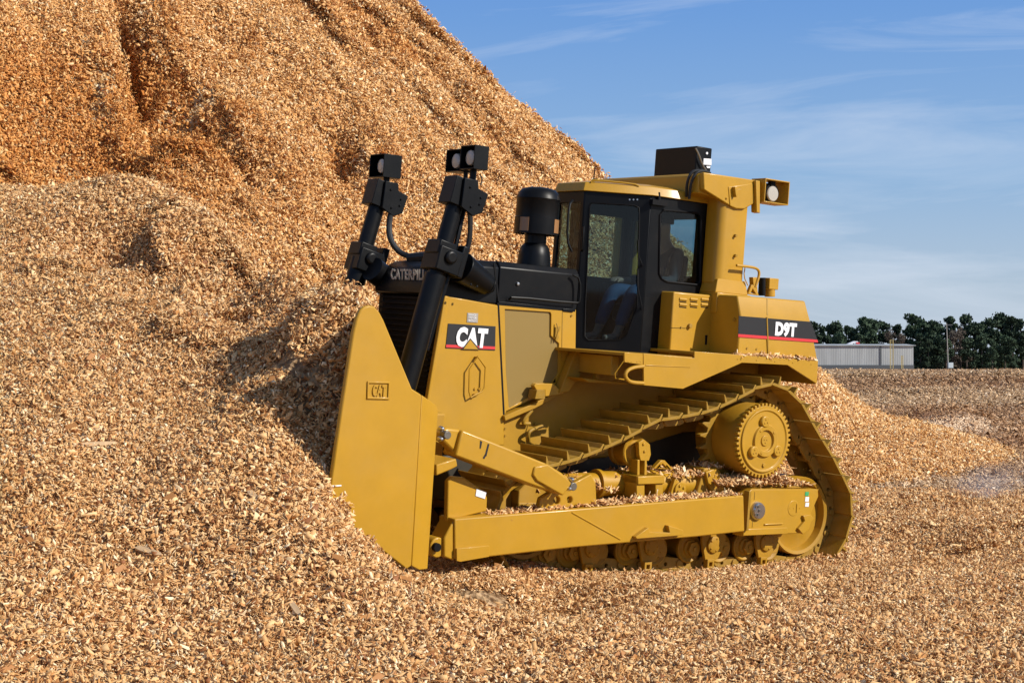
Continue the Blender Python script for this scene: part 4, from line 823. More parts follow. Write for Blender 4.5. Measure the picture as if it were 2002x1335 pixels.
# ---- roll-over posts and canopy beam
PY = -.93
pxl, pxr = P(1404,500,PY)[0], P(1457,500,PY)[0]; zpb = P(1430,555,PY)[2]; zpt = P(1430,372,PY)[2]+.02
def post(yo_, nm):
    b = B(); s = []; rr = .09; w_ = pxr-pxl
    for cx_0, cy_0, a0 in ((pxl+rr, yo_+rr, 180), (pxr-.03, yo_+.03, 270), (pxr-.03, yo_+.3, 0), (pxl+rr, yo_+.3, 90)):
        r2 = rr if cx_0 < (pxl+pxr)/2 else .03
        for a in (0, 30, 60, 90): s.append((cx_0+r2*math.cos(math.radians(a0+a)), cy_0+r2*math.sin(math.radians(a0+a))))
    b.plate([(x_, y_, zpb) for x_, y_ in s], (0, 0, zpt-zpb)); o = b.build(nm, YEL, D9, .004)
    b = B(); b.plate([(pxl-.02, yo_-.02, zpb-.1), (pxr+.06, yo_-.02, zpb-.1), (pxr+.03, yo_+.0, zpb+.04), (pxl+.02, yo_+.0, zpb+.04)], (0, .36, 0)); b.box(pxl-.02, pxr+.07, yo_-.05, yo_+.36, zpb-.3, zpb-.1); b.bolts([(x_, yo_-.05, zpb-.17) for x_ in (pxl+.06, pxl+.2, pxr-.04, pxr+.02)], .016, .015); b.build('post_foot', YEL, o, .01)
    return o
po = post(PY, 'canopy_post'); b = B(); b.bolts([P(u, v, PY) for u, v in ((1436,461),(1436,500))], .016, .03); b.box(pxr, pxr+.035, PY+.08, PY+.2, zpb, zpt); b.build('post_clip', YELT, po)
po2 = post(mir(PY)-.36, 'canopy_post')
b = B(); yl = -.95; gus = [(1375.6,337),(1487,354),(1481,392),(1464,403),(1456,408.5),(1437,408.5),(1376.5,371)]
b.px(gus, yl, .06); gx0, gx1 = P(1375.6,337,yl)[0], P(1476,354,yl)[0]; gzt = P(1375.6,337,yl)[2]; 
b.plate([(gx0, yl+.06, gzt-.20), (gx1, yl+.06, gzt-.26), (gx1, yl+.06, gzt-.02), (gx0+.03, yl+.06, gzt-.002), (gx0, yl+.06, gzt-.03)], (0, mir(yl)-yl-.12, 0))
b.px([(1424,365),(1472,358),(1478,396),(1456,409),(1440,408.5),(1427,403)], yl-.008, .02)
cb_ = b.build('canopy_beam', YEL, D9, .012)
b = B(); q = [Vector((p_[0], mir(yl)-.06, p_[2])) for p_ in [P(u, v, yl) for u, v in gus]]; b.plate(q, (0, .06, 0)); b.build('far_gusset', YEL, cb_, .01)
b = B(); b.bolts([P(1420,388,yl)], .012); b.px([(1437,365),(1441,372),(1452,368),(1446,374),(1440,386),(1438,378)], yl-.05, .05); b.build('beam_bracket', YEL, cb_, .004)
b = B(); xx = gx0-.02; b.tube([(xx, yl+.16, gzt-.26), (xx-.02, yl+.13, gzt-.1), (xx+.02, yl+.1, gzt+.015), (xx+.12, yl+.09, gzt+.03), (xx+.2, yl+.1, gzt+.015)], .014, 8, sm=2); b.tube([(xx, yl+.2, gzt-.24), (xx-.03, yl+.18, gzt-.1), (xx+.0, yl+.15, gzt+.02), (xx+.12, yl+.13, gzt+.035)], .014, 8, sm=2); b.build('beam_cable', RUBB, cb_)
# cooling unit on the beam
xa = -.24; a0, a1 = PX(1282,290,xa), PX(1363,285.5,xa); yb0, yb1 = a1[1], a0[1]; zb0, zb1 = gzt-.0, a1[2]; xw = P(1392.6,289,yb0)[0]-xa
b = B(); b.box(xa, xa+xw, yb0, yb1, zb0, zb1); ac = b.build('cooling_unit', BLK, D9, .01)
b = B(); b.px([(1376,310),(1391,311),(1391,323),(1375.5,322)], yb0-.004, .004); b.px([(1381,325),(1389,325),(1388,329),(1383,329)], yb0-.004, .004); b.bolts([P(1381,300,yb0)], .014); b.build('unit_label', WHT, ac)
b = B(); b.tube([P(1360,290,yb0-.02), P(1366,301,yb0-.03), P(1373,322,yb0-.03), P(1382,336,yb0-.03)], .010, 6, sm=1); b.build('unit_cable', DSTEEL, ac)
# rear work light
ly0 = -1.02; la, lb_ = P(1497,350,ly0), P(1549,400,ly0)
b = B(); t = .012; X0, X1, Z0, Z1 = la[0], P(1545,352,ly0)[0], P(1520,399,ly0)[2], P(1520,352,ly0)[2]; dp = .2
b.box(X0, X1, ly0, ly0+dp, Z1-t, Z1); b.box(X0, X1, ly0, ly0+dp, Z0, Z0+t); b.box(X1-t, X1, ly0, ly0+dp, Z0+t, Z1-t); b.box(X0, X0+t, ly0, ly0+dp, Z0+t, Z1-t)
wl3 = b.build('work_light', YEL, D9, .003)
b = B(); c = Vector(((X0+X1)/2-.01, ly0+.06, (Z0+Z1)/2-.02)); b.lathe([(.02, .02), (.07, .018), (.078, .01), (.078, -.02), (.06, -.06)], c, (0, -1, 0), 28); b.build('lens', LENS, wl3)
b = B(); b.lathe([(.092, .012), (.10, 0), (.10, -.06), (.07, -.10)], c+Vector((0, .012, .01)), (0, -1, 0), 28); b.box(c[0]-.03, c[0]+.03, ly0+.05, ly0+.1, c[2]+.08, Z1-t); b.build('lamp_body', BLKM, wl3)
b = B(); b.px([(1478,353),(1486,354),(1486,417),(1479.5,415)], ly0+.03, .08); b.px([(1486,360),(1497,362),(1497,396),(1486,398)], ly0+.1, .05); b.build('lamp_bracket', YEL, D9, .004)
# ---- cab
bot = P(1275,690,-.72)[2]-.0; B_ = P(1274.5,382.4,-.72); top = B_[2]
Afr = Vector((-1.53, -.335)); Bmid = Vector((B_[0], -.72)); Cre = Vector((pxl+.02, -.72)); Ffr = Vector((-1.54, .10)); Bf = Vector((B_[0], .52)); Cf = Vector((pxl+.02, .52))
tilt = .0
def wall(p0, p1, zb_, zt_, holes, th=.05, inward=None, m=BLK, name='cab_wall', par=None, bev=.008):
    """wall between plan points p0, p1 with holes given as [(s, z)] along it"""
    d = (p1-p0); n = Vector((-d[1], d[0])).normalized(); 
    f = lambda s, z_: Vector((p0[0]+d[0]*s, p0[1]+d[1]*s, z_))
    b = B(); b.plate([f(0, zb_), f(1, zb_), f(1, zt_), f(0, zt_)], Vector((n[0]*th, n[1]*th, 0)), [[f(s, z_) for s, z_ in h] for h in holes])
    return b.build(name, m, par, bev), f, n
cab = empty('cab', D9)
def on_wall(p0, p1, u, v):                     # (s, z) of a bearing on the wall plane
    r = _ray(u, v); o = MR.T@(CAM-MO); d = MR.T@r; e = (p1-p0); n = np.array([-e[1], e[0], 0]); t = (np.dot(n, [p0[0], p0[1], 0])-np.dot(n, o))/np.dot(n, d); q = o+d*t
    return ((q[0]-p0[0])*e[0]+(q[1]-p0[1])*e[1])/e.length_squared, q[2]
dh = [on_wall(Afr, Bmid, u, v) for u, v in ((1153,402),(1158,397),(1240,401.5),(1249,406),(1250,420),(1247,560),(1245,600),(1226,655),(1215,664),(1150,665),(1143,657),(1144,600),(1149,500))]
wN, fN, nN = wall(Afr, Bmid, bot, top, [dh], name='door_frame', par=cab)
def pane(p0, p1, hole, par, name='window_pane', inset=.015):
    d = (p1-p0); n = Vector((-d[1], d[0])).normalized(); f = lambda s, z_: Vector((p0[0]+d[0]*s+n[0]*inset, p0[1]+d[1]*s+n[1]*inset, z_))
    b = B(); b.plate([f(s, z_) for s, z_ in hole], Vector((n[0]*.006, n[1]*.006, 0))); return b.build(name, GLASS, par, 0, 0)
pane(Afr, Bmid, dh, cab)
rh = [on_wall(Bmid, Cre, u, v) for u, v in ((1290,420),(1297,411),(1364,417),(1370,425),(1368,550),(1362,557),(1304,551),(1293,545),(1288,535))]
wR, fR, nR = wall(Bmid, Cre, bot, top, [rh], name='rear_side_frame', par=cab)
pane(Bmid, Cre, rh, cab)
fh = [(.12, 2.75), (.88, 2.75), (.88, 3.42), (.12, 3.42)]
wall(Ffr, Afr, bot, top, [fh], name='windshield_frame', par=cab); pane(Ffr, Afr, fh, cab)
fh2 = [(.12, 2.2), (.88, 2.2), (.88, 3.42), (.12, 3.42)]
wall(Bf, Ffr, bot, top, [fh2], name='far_door_frame', par=cab); pane(Bf, Ffr, fh2, cab)
fh3 = [(.12, 2.75), (.88, 2.75), (.88, 3.40), (.12, 3.40)]
wall(Cf, Bf, bot, top, [fh3], name='far_side_frame', par=cab); pane(Cf, Bf, fh3, cab)
wall(Cre, Cf, bot, top, [[(.1, 2.8), (.9, 2.8), (.9, 3.38), (.1, 3.38)]], name='rear_frame', par=cab); pane(Cre, Cf, [(.1, 2.8), (.9, 2.8), (.9, 3.38), (.1, 3.38)], cab)
plan = [Afr, Bmid, Cre, Cf, Bf, Ffr]; cen = Vector((-.8, YC))
def grow(p, k): d = p-cen; return cen+d*(1+k/d.length)
b = B(); b.plate([(p_[0], p_[1], bot-.02) for p_ in plan], (0, 0, .03)); b.build('cab_floor', BLKM, cab)
lo_ = [grow(p_, .03) for p_ in plan]; hi_ = [grow(p_, .0) for p_ in plan]; zt_ = P(1142,356,-.335)[2]
b = B(); a_ = [b.bm.verts.new((p_[0], p_[1], top-.002)) for p_ in lo_]; c_ = [b.bm.verts.new((p_[0], p_[1], top+.085+(.0 if i not in (2, 3) else .0))) for i, p_ in enumerate(hi_)]; d_ = [b.bm.verts.new((cen[0]+(p_[0]-cen[0])*.8, cen[1]+(p_[1]-cen[1])*.8, top+.115)) for p_ in hi_]
b.bm.faces.new(a_[::-1]); b.bm.faces.new(d_)
for i in range(6):
    j = (i+1) % 6; b.bm.faces.new([a_[i], a_[j], c_[j], c_[i]]); b.bm.faces.new([c_[i], c_[j], d_[j], d_[i]])
rf = b.build('cab_roof', YEL, cab, .006)
b = B(); b.tube([fN(.08, top+.085)+Vector((0, 0, -.0)), fN(.1, top+.11), fN(.72, top+.10), fN(.8, top+.08)], .01, 8, sm=1); b.build('roof_rail', YEL, rf)
b = B(); c = fN(.15, top+.1)+Vector((.05, .1, 0)); b.cyl(c, c+Vector((.01, 0, .15)), .006, n=6); b.cyl(c, c+Vector((0, 0, .03)), .014, n=8); b.build('antenna', BLKM, rf)
# trims, wiper, handles, seals
b = B(); e = .008
o1 = Vector((-nN[0], -nN[1], 0))
def ring(hl, f, o1, r): return B().tube([f(s, z_)+o1*.004 for s, z_ in hl], r, 6, closed=True)
ring(dh, fN, o1, .007).build('door_seal', BLKM, cab); o2 = Vector((-nR[0], -nR[1], 0)); ring(rh, fR, o2, .011).build('window_seal', BLKM, cab)
b = B(); b.tube([fN(*on_wall(Afr, Bmid, 1247, 470))+o1*.03, fN(*on_wall(Afr, Bmid, 1248, 500))+o1*.04, fN(*on_wall(Afr, Bmid, 1256, 520))+o1*.03], .006, 6); b.tube([fN(*on_wall(Afr, Bmid, 1246, 525))+o1*.03, fN(*on_wall(Afr, Bmid, 1246, 560))+o1*.04, fN(*on_wall(Afr, Bmid, 1255, 602))+o1*.03], .006, 6); b.cyl(fN(*on_wall(Afr, Bmid, 1256, 518)), fN(*on_wall(Afr, Bmid, 1256, 518))+o1*.05, .014, n=10); b.cyl(fN(*on_wall(Afr, Bmid, 1255, 602)), fN(*on_wall(Afr, Bmid, 1255, 602))+o1*.05, .014, n=10)
b.build('wiper', BLKM, cab)
b = B(); b.tube([fN(.02, 2.95)+o1*.01, fN(.02, 2.97)+o1*.06, fN(.02, 3.17)+o1*.06, fN(.02, 3.2)+o1*.01], .012, 8, sm=1); b.build('door_handle', BLK, cab)
b = B()
for u in (1231, 1238.5, 1246): b.bolts([fN(*on_wall(Afr, Bmid, u, 390.5))], .009, .006, o1)
b.build('door_rivet', STEEL, cab)
b = B(); c = fR(.1, top-.04); b.cyl(c+o2*.02, c+o2*.02+Vector((0, 0, .08)), .02, .008, n=10); b.box(c[0]-.1, c[0]+.1, c[1]-.05, c[1], c[2]-.05, c[2]); b.build('mirror_mount', BLKM, cab)
# bellows of black trim ahead of the windshield, and mirror
b = B(); p_ = PX(1112,430,-1.62); b.tube([PX(1120,392,-1.6), PX(1112,402,-1.68), PX(1108,470,-1.68), PX(1118,492,-1.62)], .012, 8, sm=1); b.build('mirror_arm', BLK, cab)
# seat, console
YD = -.25; b = B(); b.box(-.82, -.34, YD-.24, YD+.24, 2.3, 2.48); b.plate([(-.36, YD-.24, 2.46), (-.27, YD-.24, 2.46), (-.235, YD-.24, 3.0), (-.30, YD-.24, 3.02)], (0, .48, 0)); b.build('seat', SEATM, cab, .03)
b = B(); b.box(-.85, -.45, YD+.3, YD+.42, 2.45, 2.68); b.box(-1.5, -1.35, -.2, .05, 2.05, 2.75); b.build('console', BLKM, cab, .02)

# ------------------------------------------------------------------ the driver
def skinned(name, verts, edges, rad, m, parent=None, sub=2):
    me = bpy.data.meshes.new(name); me.from_pydata(verts, edges, []); me.materials.append(m); o = bpy.data.objects.new(name, me); col.objects.link(o); o.parent = parent
    s = o.modifiers.new('skin', 'SKIN'); s.use_smooth_shade = True
    for i, v in enumerate(me.skin_vertices[0].data): v.radius = rad[i] if isinstance(rad[i], tuple) else (rad[i], rad[i]); v.use_root = (i == 0)
    q = o.modifiers.new('sub', 'SUBSURF'); q.levels = sub; q.render_levels = sub; return o
hx, hz, hy_ = -.42, 2.58, YD
V = [(hx, hy_, hz), (hx+.04, hy_, hz+.2), (hx+.06, hy_, hz+.4), (hx+.05, hy_, hz+.52), (hx+.03, hy_, hz+.60), (hx+.0, hy_, hz+.70), (hx-.01, hy_, hz+.78)]
R_b = [(.15, .12), (.15, .11), (.18, .11), (.10, .08), (.055, .055), (.085, .10), (.07, .09)]
E_ = [(0, 1), (1, 2), (2, 3), (3, 4), (4, 5), (5, 6)]
def add(v, par, r): V.append(v); R_b.append(r); E_.append((par, len(V)-1)); return len(V)-1
for s in (-1, 1):
    a = add((hx-.05, hy_+s*.10, hz-.02), 0, .085); a = add((hx-.46, hy_+s*.16, hz+.04), a, .07); k_ = a; a = add((hx-.62, hy_+s*.16, hz-.38), a, .045); a = add((hx-.66, hy_+s*.16, hz-.45), a, .045); add((hx-.82, hy_+s*.17, hz-.46), a, .035)
    a = add((hx+.05, hy_+s*.2, hz+.44), 2, .065); a = add((hx-.02, hy_+s*.25, hz+.16), a, .048); a = add((hx-.28, hy_+s*.24, hz+.14), a, .036)
    a = add((hx-.34, hy_+s*.24, hz+.14), a, .032)
    for f_ in range(4): q = add((hx-.39, hy_+s*(.215+.018*f_), hz+.14+.005*f_), a, .011); add((hx-.42-.006*(f_ in (1, 2)), hy_+s*(.215+.018*f_), hz+.115), q, .009)
    q = add((hx-.36, hy_+s*.20, hz+.13), a, .012); add((hx-.39, hy_+s*.19, hz+.115), q, .010)
drv = skinned('person', V, E_, R_b, SKIN); tag(drv, 'driver in blue jeans and dark shirt seated behind the cab glass', 'person')
drv.matrix_world = D9.matrix_world.copy()
dm = D9.matrix_world.copy()
tv = V[:4]; skinned('shirt', [tv[0], tv[1], tv[2], tv[3]]+[(hx+.05, hy_+s*.2, hz+.44) for s in (-1, 1)]+[(hx-.02, hy_+s*.25, hz+.16) for s in (-1, 1)]+[(hx-.22, hy_+s*.24, hz+.145) for s in (-1, 1)], [(0, 1), (1, 2), (2, 3), (2, 4), (2, 5), (4, 6), (5, 7), (6, 8), (7, 9)], [(.165, .135), (.165, .125), (.195, .125), (.10, .085), .078, .078, .06, .06, .046, .046], SHIRT, drv)
skinned('jeans', [(hx, hy_, hz-.01)]+[q for s in (-1, 1) for q in ((hx-.05, hy_+s*.10, hz-.02), (hx-.46, hy_+s*.16, hz+.04), (hx-.62, hy_+s*.16, hz-.36))], [(0, 1), (1, 2), (2, 3), (0, 4), (4, 5), (5, 6)], [(.165, .135), .10, .085, .06, .10, .085, .06], JEANS, drv)
b = B(); hc = Vector((hx+.01, hy_, hz+.765)); b.lathe([(.105, -.02), (.107, .02), (.095, .065), (.06, .1), (.01, .112)], hc, (0, 0, 1), 24); b.box(hc[0]-.17, hc[0]-.06, hc[1]-.07, hc[1]+.07, hc[2]+.0, hc[2]+.015); b.build('cap', HAIR, drv, .004)
b = B(); fc_ = Vector((hx-.085, hy_, hz+.7)); b.cyl(fc_+Vector((-.0, 0, .005)), fc_+Vector((-.03, 0, -.02)), .01, .014, n=8); b.build('nose', SKIN, drv)
b = B()
for s in (-1, 1): b.lathe([(.001, .01), (.008, .006), (.011, 0), (.008, -.006)], fc_+Vector((.0, s*.03, .02)), (-1, 0, 0), 10)
b.build('eye', BLKM, drv)

# ------------------------------------------------------------------ chips lying on the machine
def deck_chips(name, areas, label):
    V_, F_, T_ = [], [], []; off = 0; rgx = np.random.RandomState(55)
    for (x0, x1, y0, y1, zf_, n, hgt) in areas:
        v, f, t = clump(n, .5, rgx.randint(9999), jit=.0)
        v = v.reshape(n, 8, 3); c = v.mean(1, keepdims=True); xs_ = rgx.uniform(x0, x1, n); ys_ = rgx.uniform(y0, y1, n)
        e = np.minimum(1, 4*np.minimum((xs_-x0)/(x1-x0), (x1-xs_)/(x1-x0)))*(.35+.65*np.sin(np.pi*np.clip((ys_-y0)/(y1-y0), .15, .85)))
        zz = np.array([zf_(a) for a in xs_])+rgx.rand(n)**.7*hgt*e*(.6+.8*(vnoise(xs_*6, ys_*6, 9)+.5))
        v = v-c+np.stack([xs_, ys_, zz], -1)[:, None]; V_.append(v.reshape(-1, 3)); F_.append(f+off); off += n*8; T_ += t
    v = np.concatenate(V_)@MR.T+MO; f = np.concatenate(F_)
    me = bpy.data.meshes.new(name); me.vertices.add(len(v)); me.vertices.foreach_set('co', v.ravel()); me.loops.add(f.size); me.loops.foreach_set('vertex_index', f.ravel()); me.polygons.add(len(f)); me.polygons.foreach_set('loop_start', np.arange(len(f))*4); me.update(calc_edges=True); me.materials.append(CHIP_NEAR)
    a = me.attributes.new('tone', 'FLOAT', 'FACE'); a.data.foreach_set('value', T_); o = bpy.data.objects.new(name, me); col.objects.link(o); tag(o, label, 'wood chips', kind='stuff')
armz = lambda x_: float(np.interp(x_, [P(889,1014,AY)[0], P(1454,968,AY)[0]], [P(889,1014,AY)[2], P(1454,968,AY)[2]]))
deck_chips('spilled_chips', [
    (-3.3, -.4, AY+.03, AY+.22, armz, 1300, .03), (-.45, .72, -1.5, -1.1, lambda x_: .80, 1300, .08), (-2.6, -1.6, TY-.2, TY+.2, lambda x_: .72, 600, .12), (-1.6, -.4, TY-.1, TY+.25, lambda x_: .84, 420, .06),
    (-.5, 0, TY-.15, TY+.2, lambda x_: .92, 250, .06), (-.9, -.25, TY-.2, TY+.2, lambda x_: .86, 300, .05), (-.3, .82, -1.35, -1.27, lambda x_: zf-.003, 500, .02)],
    'wood chips spilled along the push arm, roller frame and fender of the bulldozer')
# ------------------------------------------------------------------ larger slivers of wood on the heap
for i, (u, v, D, ln, wd, ang, lab) in enumerate(((185,882,12.05,.40,.05,8,'long flat wood slab lying left on the fresh chip heap'), (495,983,11.25,.17,.055,-58,'short wooden board sliver tilted below the blade shadow'), (292,1090,10.4,.24,.05,-32,'pale wood slat lying flat in the left foreground'),
     (578,1205,9.85,.22,.05,-72,'narrow pale sliver pointing down in the centre foreground'), (510,650,14.1,.30,.03,38,'thin pale stick slanting up left of the blade shadow'), (455,590,15.3,.42,.022,86,'thin upright straw stalk on the upper heap'), (955,1195,10.9,.12,.04,10,'small light wood block just below the push arm'))):
    q = Wp(u, v, D); Ds = np.linspace(8.5, 18, 1500); ln *= .85; wd *= .8; r_ = _ray(u, v); pr2 = CAM[:, None]+r_[:, None]*Ds[None]/r_[1]; j = np.argmax(ground_h(pr2[0], pr2[1]) > pr2[2]); q = pr2[:, j]
    e = .1; n = Vector((-(ground_h(q[0]+e, q[1])-ground_h(q[0]-e, q[1]))/(2*e), -(ground_h(q[0], q[1]+e)-ground_h(q[0], q[1]-e))/(2*e), 1)).normalized()
    b = B(); k_ = 9; sh = [(-ln/2, -wd*.3), (-ln*.3, -wd/2), (ln*.25, -wd*.45), (ln/2, -wd*.1), (ln*.42, wd*.3), (ln*.1, wd/2), (-ln*.4, wd*.38)]
    b.plate([(x_, y_, 0) for x_, y_ in sh], (0, 0, .012)); o = b.build('wood_sliver', SLAB, None, .002)
    o.location = Vector(q)+n*.058; o.rotation_mode = 'QUATERNION'
    view = (Vector(q)-Vector(CAM)).normalized(); rt = view.cross(n).normalized(); up2 = n.cross(rt); a = math.radians(ang); ex_ = (rt*math.cos(a)+up2*math.sin(a)).normalized(); nn_ = (n*.7-view*.6); ey_ = nn_.cross(ex_).normalized(); nn_ = ex_.cross(ey_)
    o.rotation_quaternion = Matrix((ex_, ey_, nn_)).transposed().to_quaternion(); tag(o, lab, 'wood sliver', 'larger slivers on the chip heap')

# ------------------------------------------------------------------ background: long metal shed, trees, pole
def gz(x_, y_): return float(ground_h(np.array([x_]), np.array([y_]))[0])
def corr(name, base, sc2):
    m = bpy.data.materials.new(name); m.use_nodes = True; t = m.node_tree; bs = t.nodes['Principled BSDF']; l = t.links.new; bs.inputs['Roughness'].default_value = .55
    c = t.nodes.new('ShaderNodeTexCoord'); n = t.nodes.new('ShaderNodeTexNoise'); n.inputs['Scale'].default_value = .25; n.inputs['Detail'].default_value = 6; mp1 = t.nodes.new('ShaderNodeMapping'); mp1.inputs['Scale'].default_value = (3, 1, .3)
    l(c.outputs['Object'], mp1.inputs[0]); l(mp1.outputs[0], n.inputs['Vector']); r = t.nodes.new('ShaderNodeValToRGB'); r.color_ramp.elements[0].position = .3; r.color_ramp.elements[1].position = .7
    r.color_ramp.elements[0].color = (*[k*.8 for k in base], 1); r.color_ramp.elements[1].color = (*[min(1, k*1.15) for k in base], 1); l(n.outputs['Fac'], r.inputs[0]); l(r.outputs[0], bs.inputs['Base Color']); return m
SHEDM = corr('shed_metal', (.36, .38, .38), 3); SHEDD = mat('shed_dark', (.08, .09, .1), .7)
DB = 300.; sx0, sx1 = (1380-1001)/FPX*DB, (1786-1001)/FPX*DB; sz0 = HC-(719-715)/FPX*DB-.2; sz1 = HC+(715-676)/FPX*DB
shed = empty('metal_shed', loc=(0, 0, 0)); tag(shed, 'long low grey metal shed standing in front of the far trees', 'shed')
b = B(); n = 240; pts = []
for i in range(n+1):
    x_ = sx0+(sx1-sx0)*i/n; pts.append((x_, DB+(.02 if i % 2 else 0), sz0))
b.plate(pts+[(sx1, DB+14, sz0), (sx0, DB+14, sz0)], (0, 0, sz1-sz0)); b.build('wall', SHEDM, shed, 0, 0)
b = B(); b.plate([(sx0-.4, DB-.35, sz1), (sx1+.4, DB-.35, sz1), (sx1+.4, DB+7, sz1+.35), (sx0-.4, DB+7, sz1+.35)], (0, 0, .1)); b.plate([(sx0-.4, DB+14.4, sz1), (sx1+.4, DB+14.4, sz1), (sx1+.4, DB+7, sz1+.35), (sx0-.4, DB+7, sz1+.35)], (0, 0, .1)); b.build('roof', SHEDM, shed, 0, 0)
b = B(); b.box(sx0-.1, sx1+.05, DB-.14, DB-.02, sz0, sz0+.75); b.build('plinth', SHEDD, shed, 0, 0)
b = B(); b.box((1720-1001)/FPX*DB, (1723-1001)/FPX*DB, DB-.1, DB-.02, sz0+.8, sz1-.1); b.build('door_panel', SHEDD, shed, 0, 0)
YF = mat('faded_yellow', (.42, .34, .14), .7)
def ladder(u0, u1, v0, v1, lab):
    D_ = DB-4; t_ = empty('service_ladder', loc=((u0+u1)/2/FPX*D_-1001/FPX*D_, D_, 0)); x0_, x1_ = (u0-1001)/FPX*D_-t_.location.x, (u1-1001)/FPX*D_-t_.location.x; z0_, z1_ = HC-(v1-715)/FPX*D_-.3, HC+(715-v0)/FPX*D_
    b = B(); b.box(x0_, x0_+.12, 0, .12, z0_, z1_); b.box(x1_-.12, x1_, 0, .12, z0_, z1_); b.build('rail', YF, t_)
    b = B()
    for z_ in np.arange(z0_+.3, z1_, .35): b.box(x0_+.12, x1_-.12, .03, .09, z_, z_+.07)
    b.build('rung', YF, t_); tag(t_, lab, 'ladder', 'yellow ladders at the shed')
ladder(1740, 1747, 664, 718, 'taller yellow ladder rising above the shed roof'); ladder(1762, 1766, 695, 718, 'short yellow ladder against the shed wall')
# light clutter seen above the shed roof: a stacked conveyor head
cv = empty('conveyor_head', loc=((1665-1001)/FPX*(DB+8), DB+8, 0)); tag(cv, 'white and red conveyor head showing above the shed roof', 'conveyor'); zc = HC+(715-678)/FPX*(DB+8)
b = B(); b.plate([(-2.1, 0, zc), (-.3, 0, zc+.8), (.6, 0, zc+1.15), (1.3, 0, zc+1.1), (1.4, 0, zc)], (0, 1.5, 0), [[(-.9, 0, zc+.15), (-.2, 0, zc+.5), (-.1, 0, zc+.15)], [(.2, 0, zc+.2), (.3, 0, zc+.7), (.6, 0, zc+.7), (.6, 0, zc+.2)]]); b.build('frame', WHT, cv)
b = B(); b.box(.9, 1.6, -.1, 1.2, zc, zc+.9); b.build('drum', RED, cv)
lo = empty('utility_pole', loc=((1854-1001)/FPX*285, 285, 0)); tag(lo, 'tall thin grey utility pole in front of the trees', 'pole'); z0_ = gz(lo.location.x, 285)
b = B(); b.cyl((0, 0, z0_-.3), (-.3, 0, HC+(715-632)/FPX*285), .11, .07, n=10); b.build('pole', mat('grey_pole', (.3, .29, .27), .8), lo); b = B(); b.box(-.8, .8, -.05, .05, z0_+8.2, z0_+8.35); b.build('crossarm', SHEDD, lo)
b = B(); b.box(-.15, .75, -.6, -.1, z0_+.3, z0_+1.3); b.build('meter_box', mat('pale_box', (.5, .58, .62), .5), lo, .03)
def leafmat(name, c0, c1):
    m = bpy.data.materials.new(name); m.use_nodes = True; t = m.node_tree; b = t.nodes['Principled BSDF']; b.inputs['Roughness'].default_value = .7; b.inputs['Specular IOR Level'].default_value = .2; l = t.links.new
    a = t.nodes.new('ShaderNodeAttribute'); a.attribute_name = 'tone'; r = t.nodes.new('ShaderNodeValToRGB'); r.color_ramp.elements[0].color = (*c0, 1); r.color_ramp.elements[1].color = (*c1, 1); l(a.outputs['Fac'], r.inputs[0])
    o = t.nodes.new('ShaderNodeObjectInfo'); h = t.nodes.new('ShaderNodeHueSaturation'); q = t.nodes.new('ShaderNodeMapRange'); q.inputs[3].default_value = .7; q.inputs[4].default_value = 1.35; l(o.outputs['Random'], q.inputs[0]); l(q.outputs[0], h.inputs['Value']); l(r.outputs[0], h.inputs['Color']); l(h.outputs[0], b.inputs['Base Color']); return m
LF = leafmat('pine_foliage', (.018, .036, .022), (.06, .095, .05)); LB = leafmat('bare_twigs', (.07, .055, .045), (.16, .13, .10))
BARK = mat('bark', (.09, .07, .055), .9)
def crown_mesh(seed, n, h, wd, m, kind):
    rgx = np.random.RandomState(seed); lobes = []
    K = rgx.randint(27, 36)
    for i in range(K):
        t = rgx.rand()**.8; zz = h*(.07+.87*t); rad = wd*.5*(1.05-.75*t) ; a = rgx.rand()*6.28; rr = rad*rgx.rand()**.6
        lobes.append((rr*math.cos(a), rr*math.sin(a), zz, wd*rgx.uniform(.09, .19)))
    lobes.append((0, 0, h*.93, wd*.13)); V_, F_, T_ = [], [], []
    for i in range(n):
        lx, ly, lz, lr = lobes[rgx.randint(len(lobes))]; d = rgx.normal(size=3); d /= np.linalg.norm(d); p_ = np.array([lx, ly, lz])+d*lr*rgx.uniform(.45, 1.08)*np.array([1, 1, .72])
        s = rgx.uniform(.16, .42)*(1 if kind == 'pine' else .6); q = np.array(Euler(rgx.rand(3)*6.28).to_matrix()); quad = np.array([[-1, -.5, 0], [.2, -.7, .1], [1, .3, 0], [-.2, .6, -.1]])*s
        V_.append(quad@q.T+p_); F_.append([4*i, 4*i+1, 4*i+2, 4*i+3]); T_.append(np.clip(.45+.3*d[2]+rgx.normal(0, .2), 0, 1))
    me = bpy.data.meshes.new('crown'); me.from_pydata(np.concatenate(V_).tolist(), [], F_); me.materials.append(m); a = me.attributes.new('tone', 'FLOAT', 'FACE'); a.data.foreach_set('value', T_); return me, lobes
def trunk_mesh(lobes, h):
    b = B(); b.cyl((0, 0, -.5), (0, 0, h*.55), .28, .16, n=10); b.cyl((0, 0, h*.55), (0, 0, h*.93), .16, .05, n=8)
    for lx, ly, lz, lr in lobes[:9]: b.cyl((0, 0, lz-.9), (lx, ly, lz), .08, .03, n=6)
    o = b.build('trunk', BARK); me = o.data; bpy.data.objects.remove(o); return me
kinds = []
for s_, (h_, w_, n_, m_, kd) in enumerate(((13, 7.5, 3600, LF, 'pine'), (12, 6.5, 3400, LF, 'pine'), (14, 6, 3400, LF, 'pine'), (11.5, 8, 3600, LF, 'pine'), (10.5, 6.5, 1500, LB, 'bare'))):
    me, lb2 = crown_mesh(40+s_, n_, h_, w_, m_, kd); kinds.append((me, trunk_mesh(lb2, h_), h_, kd))
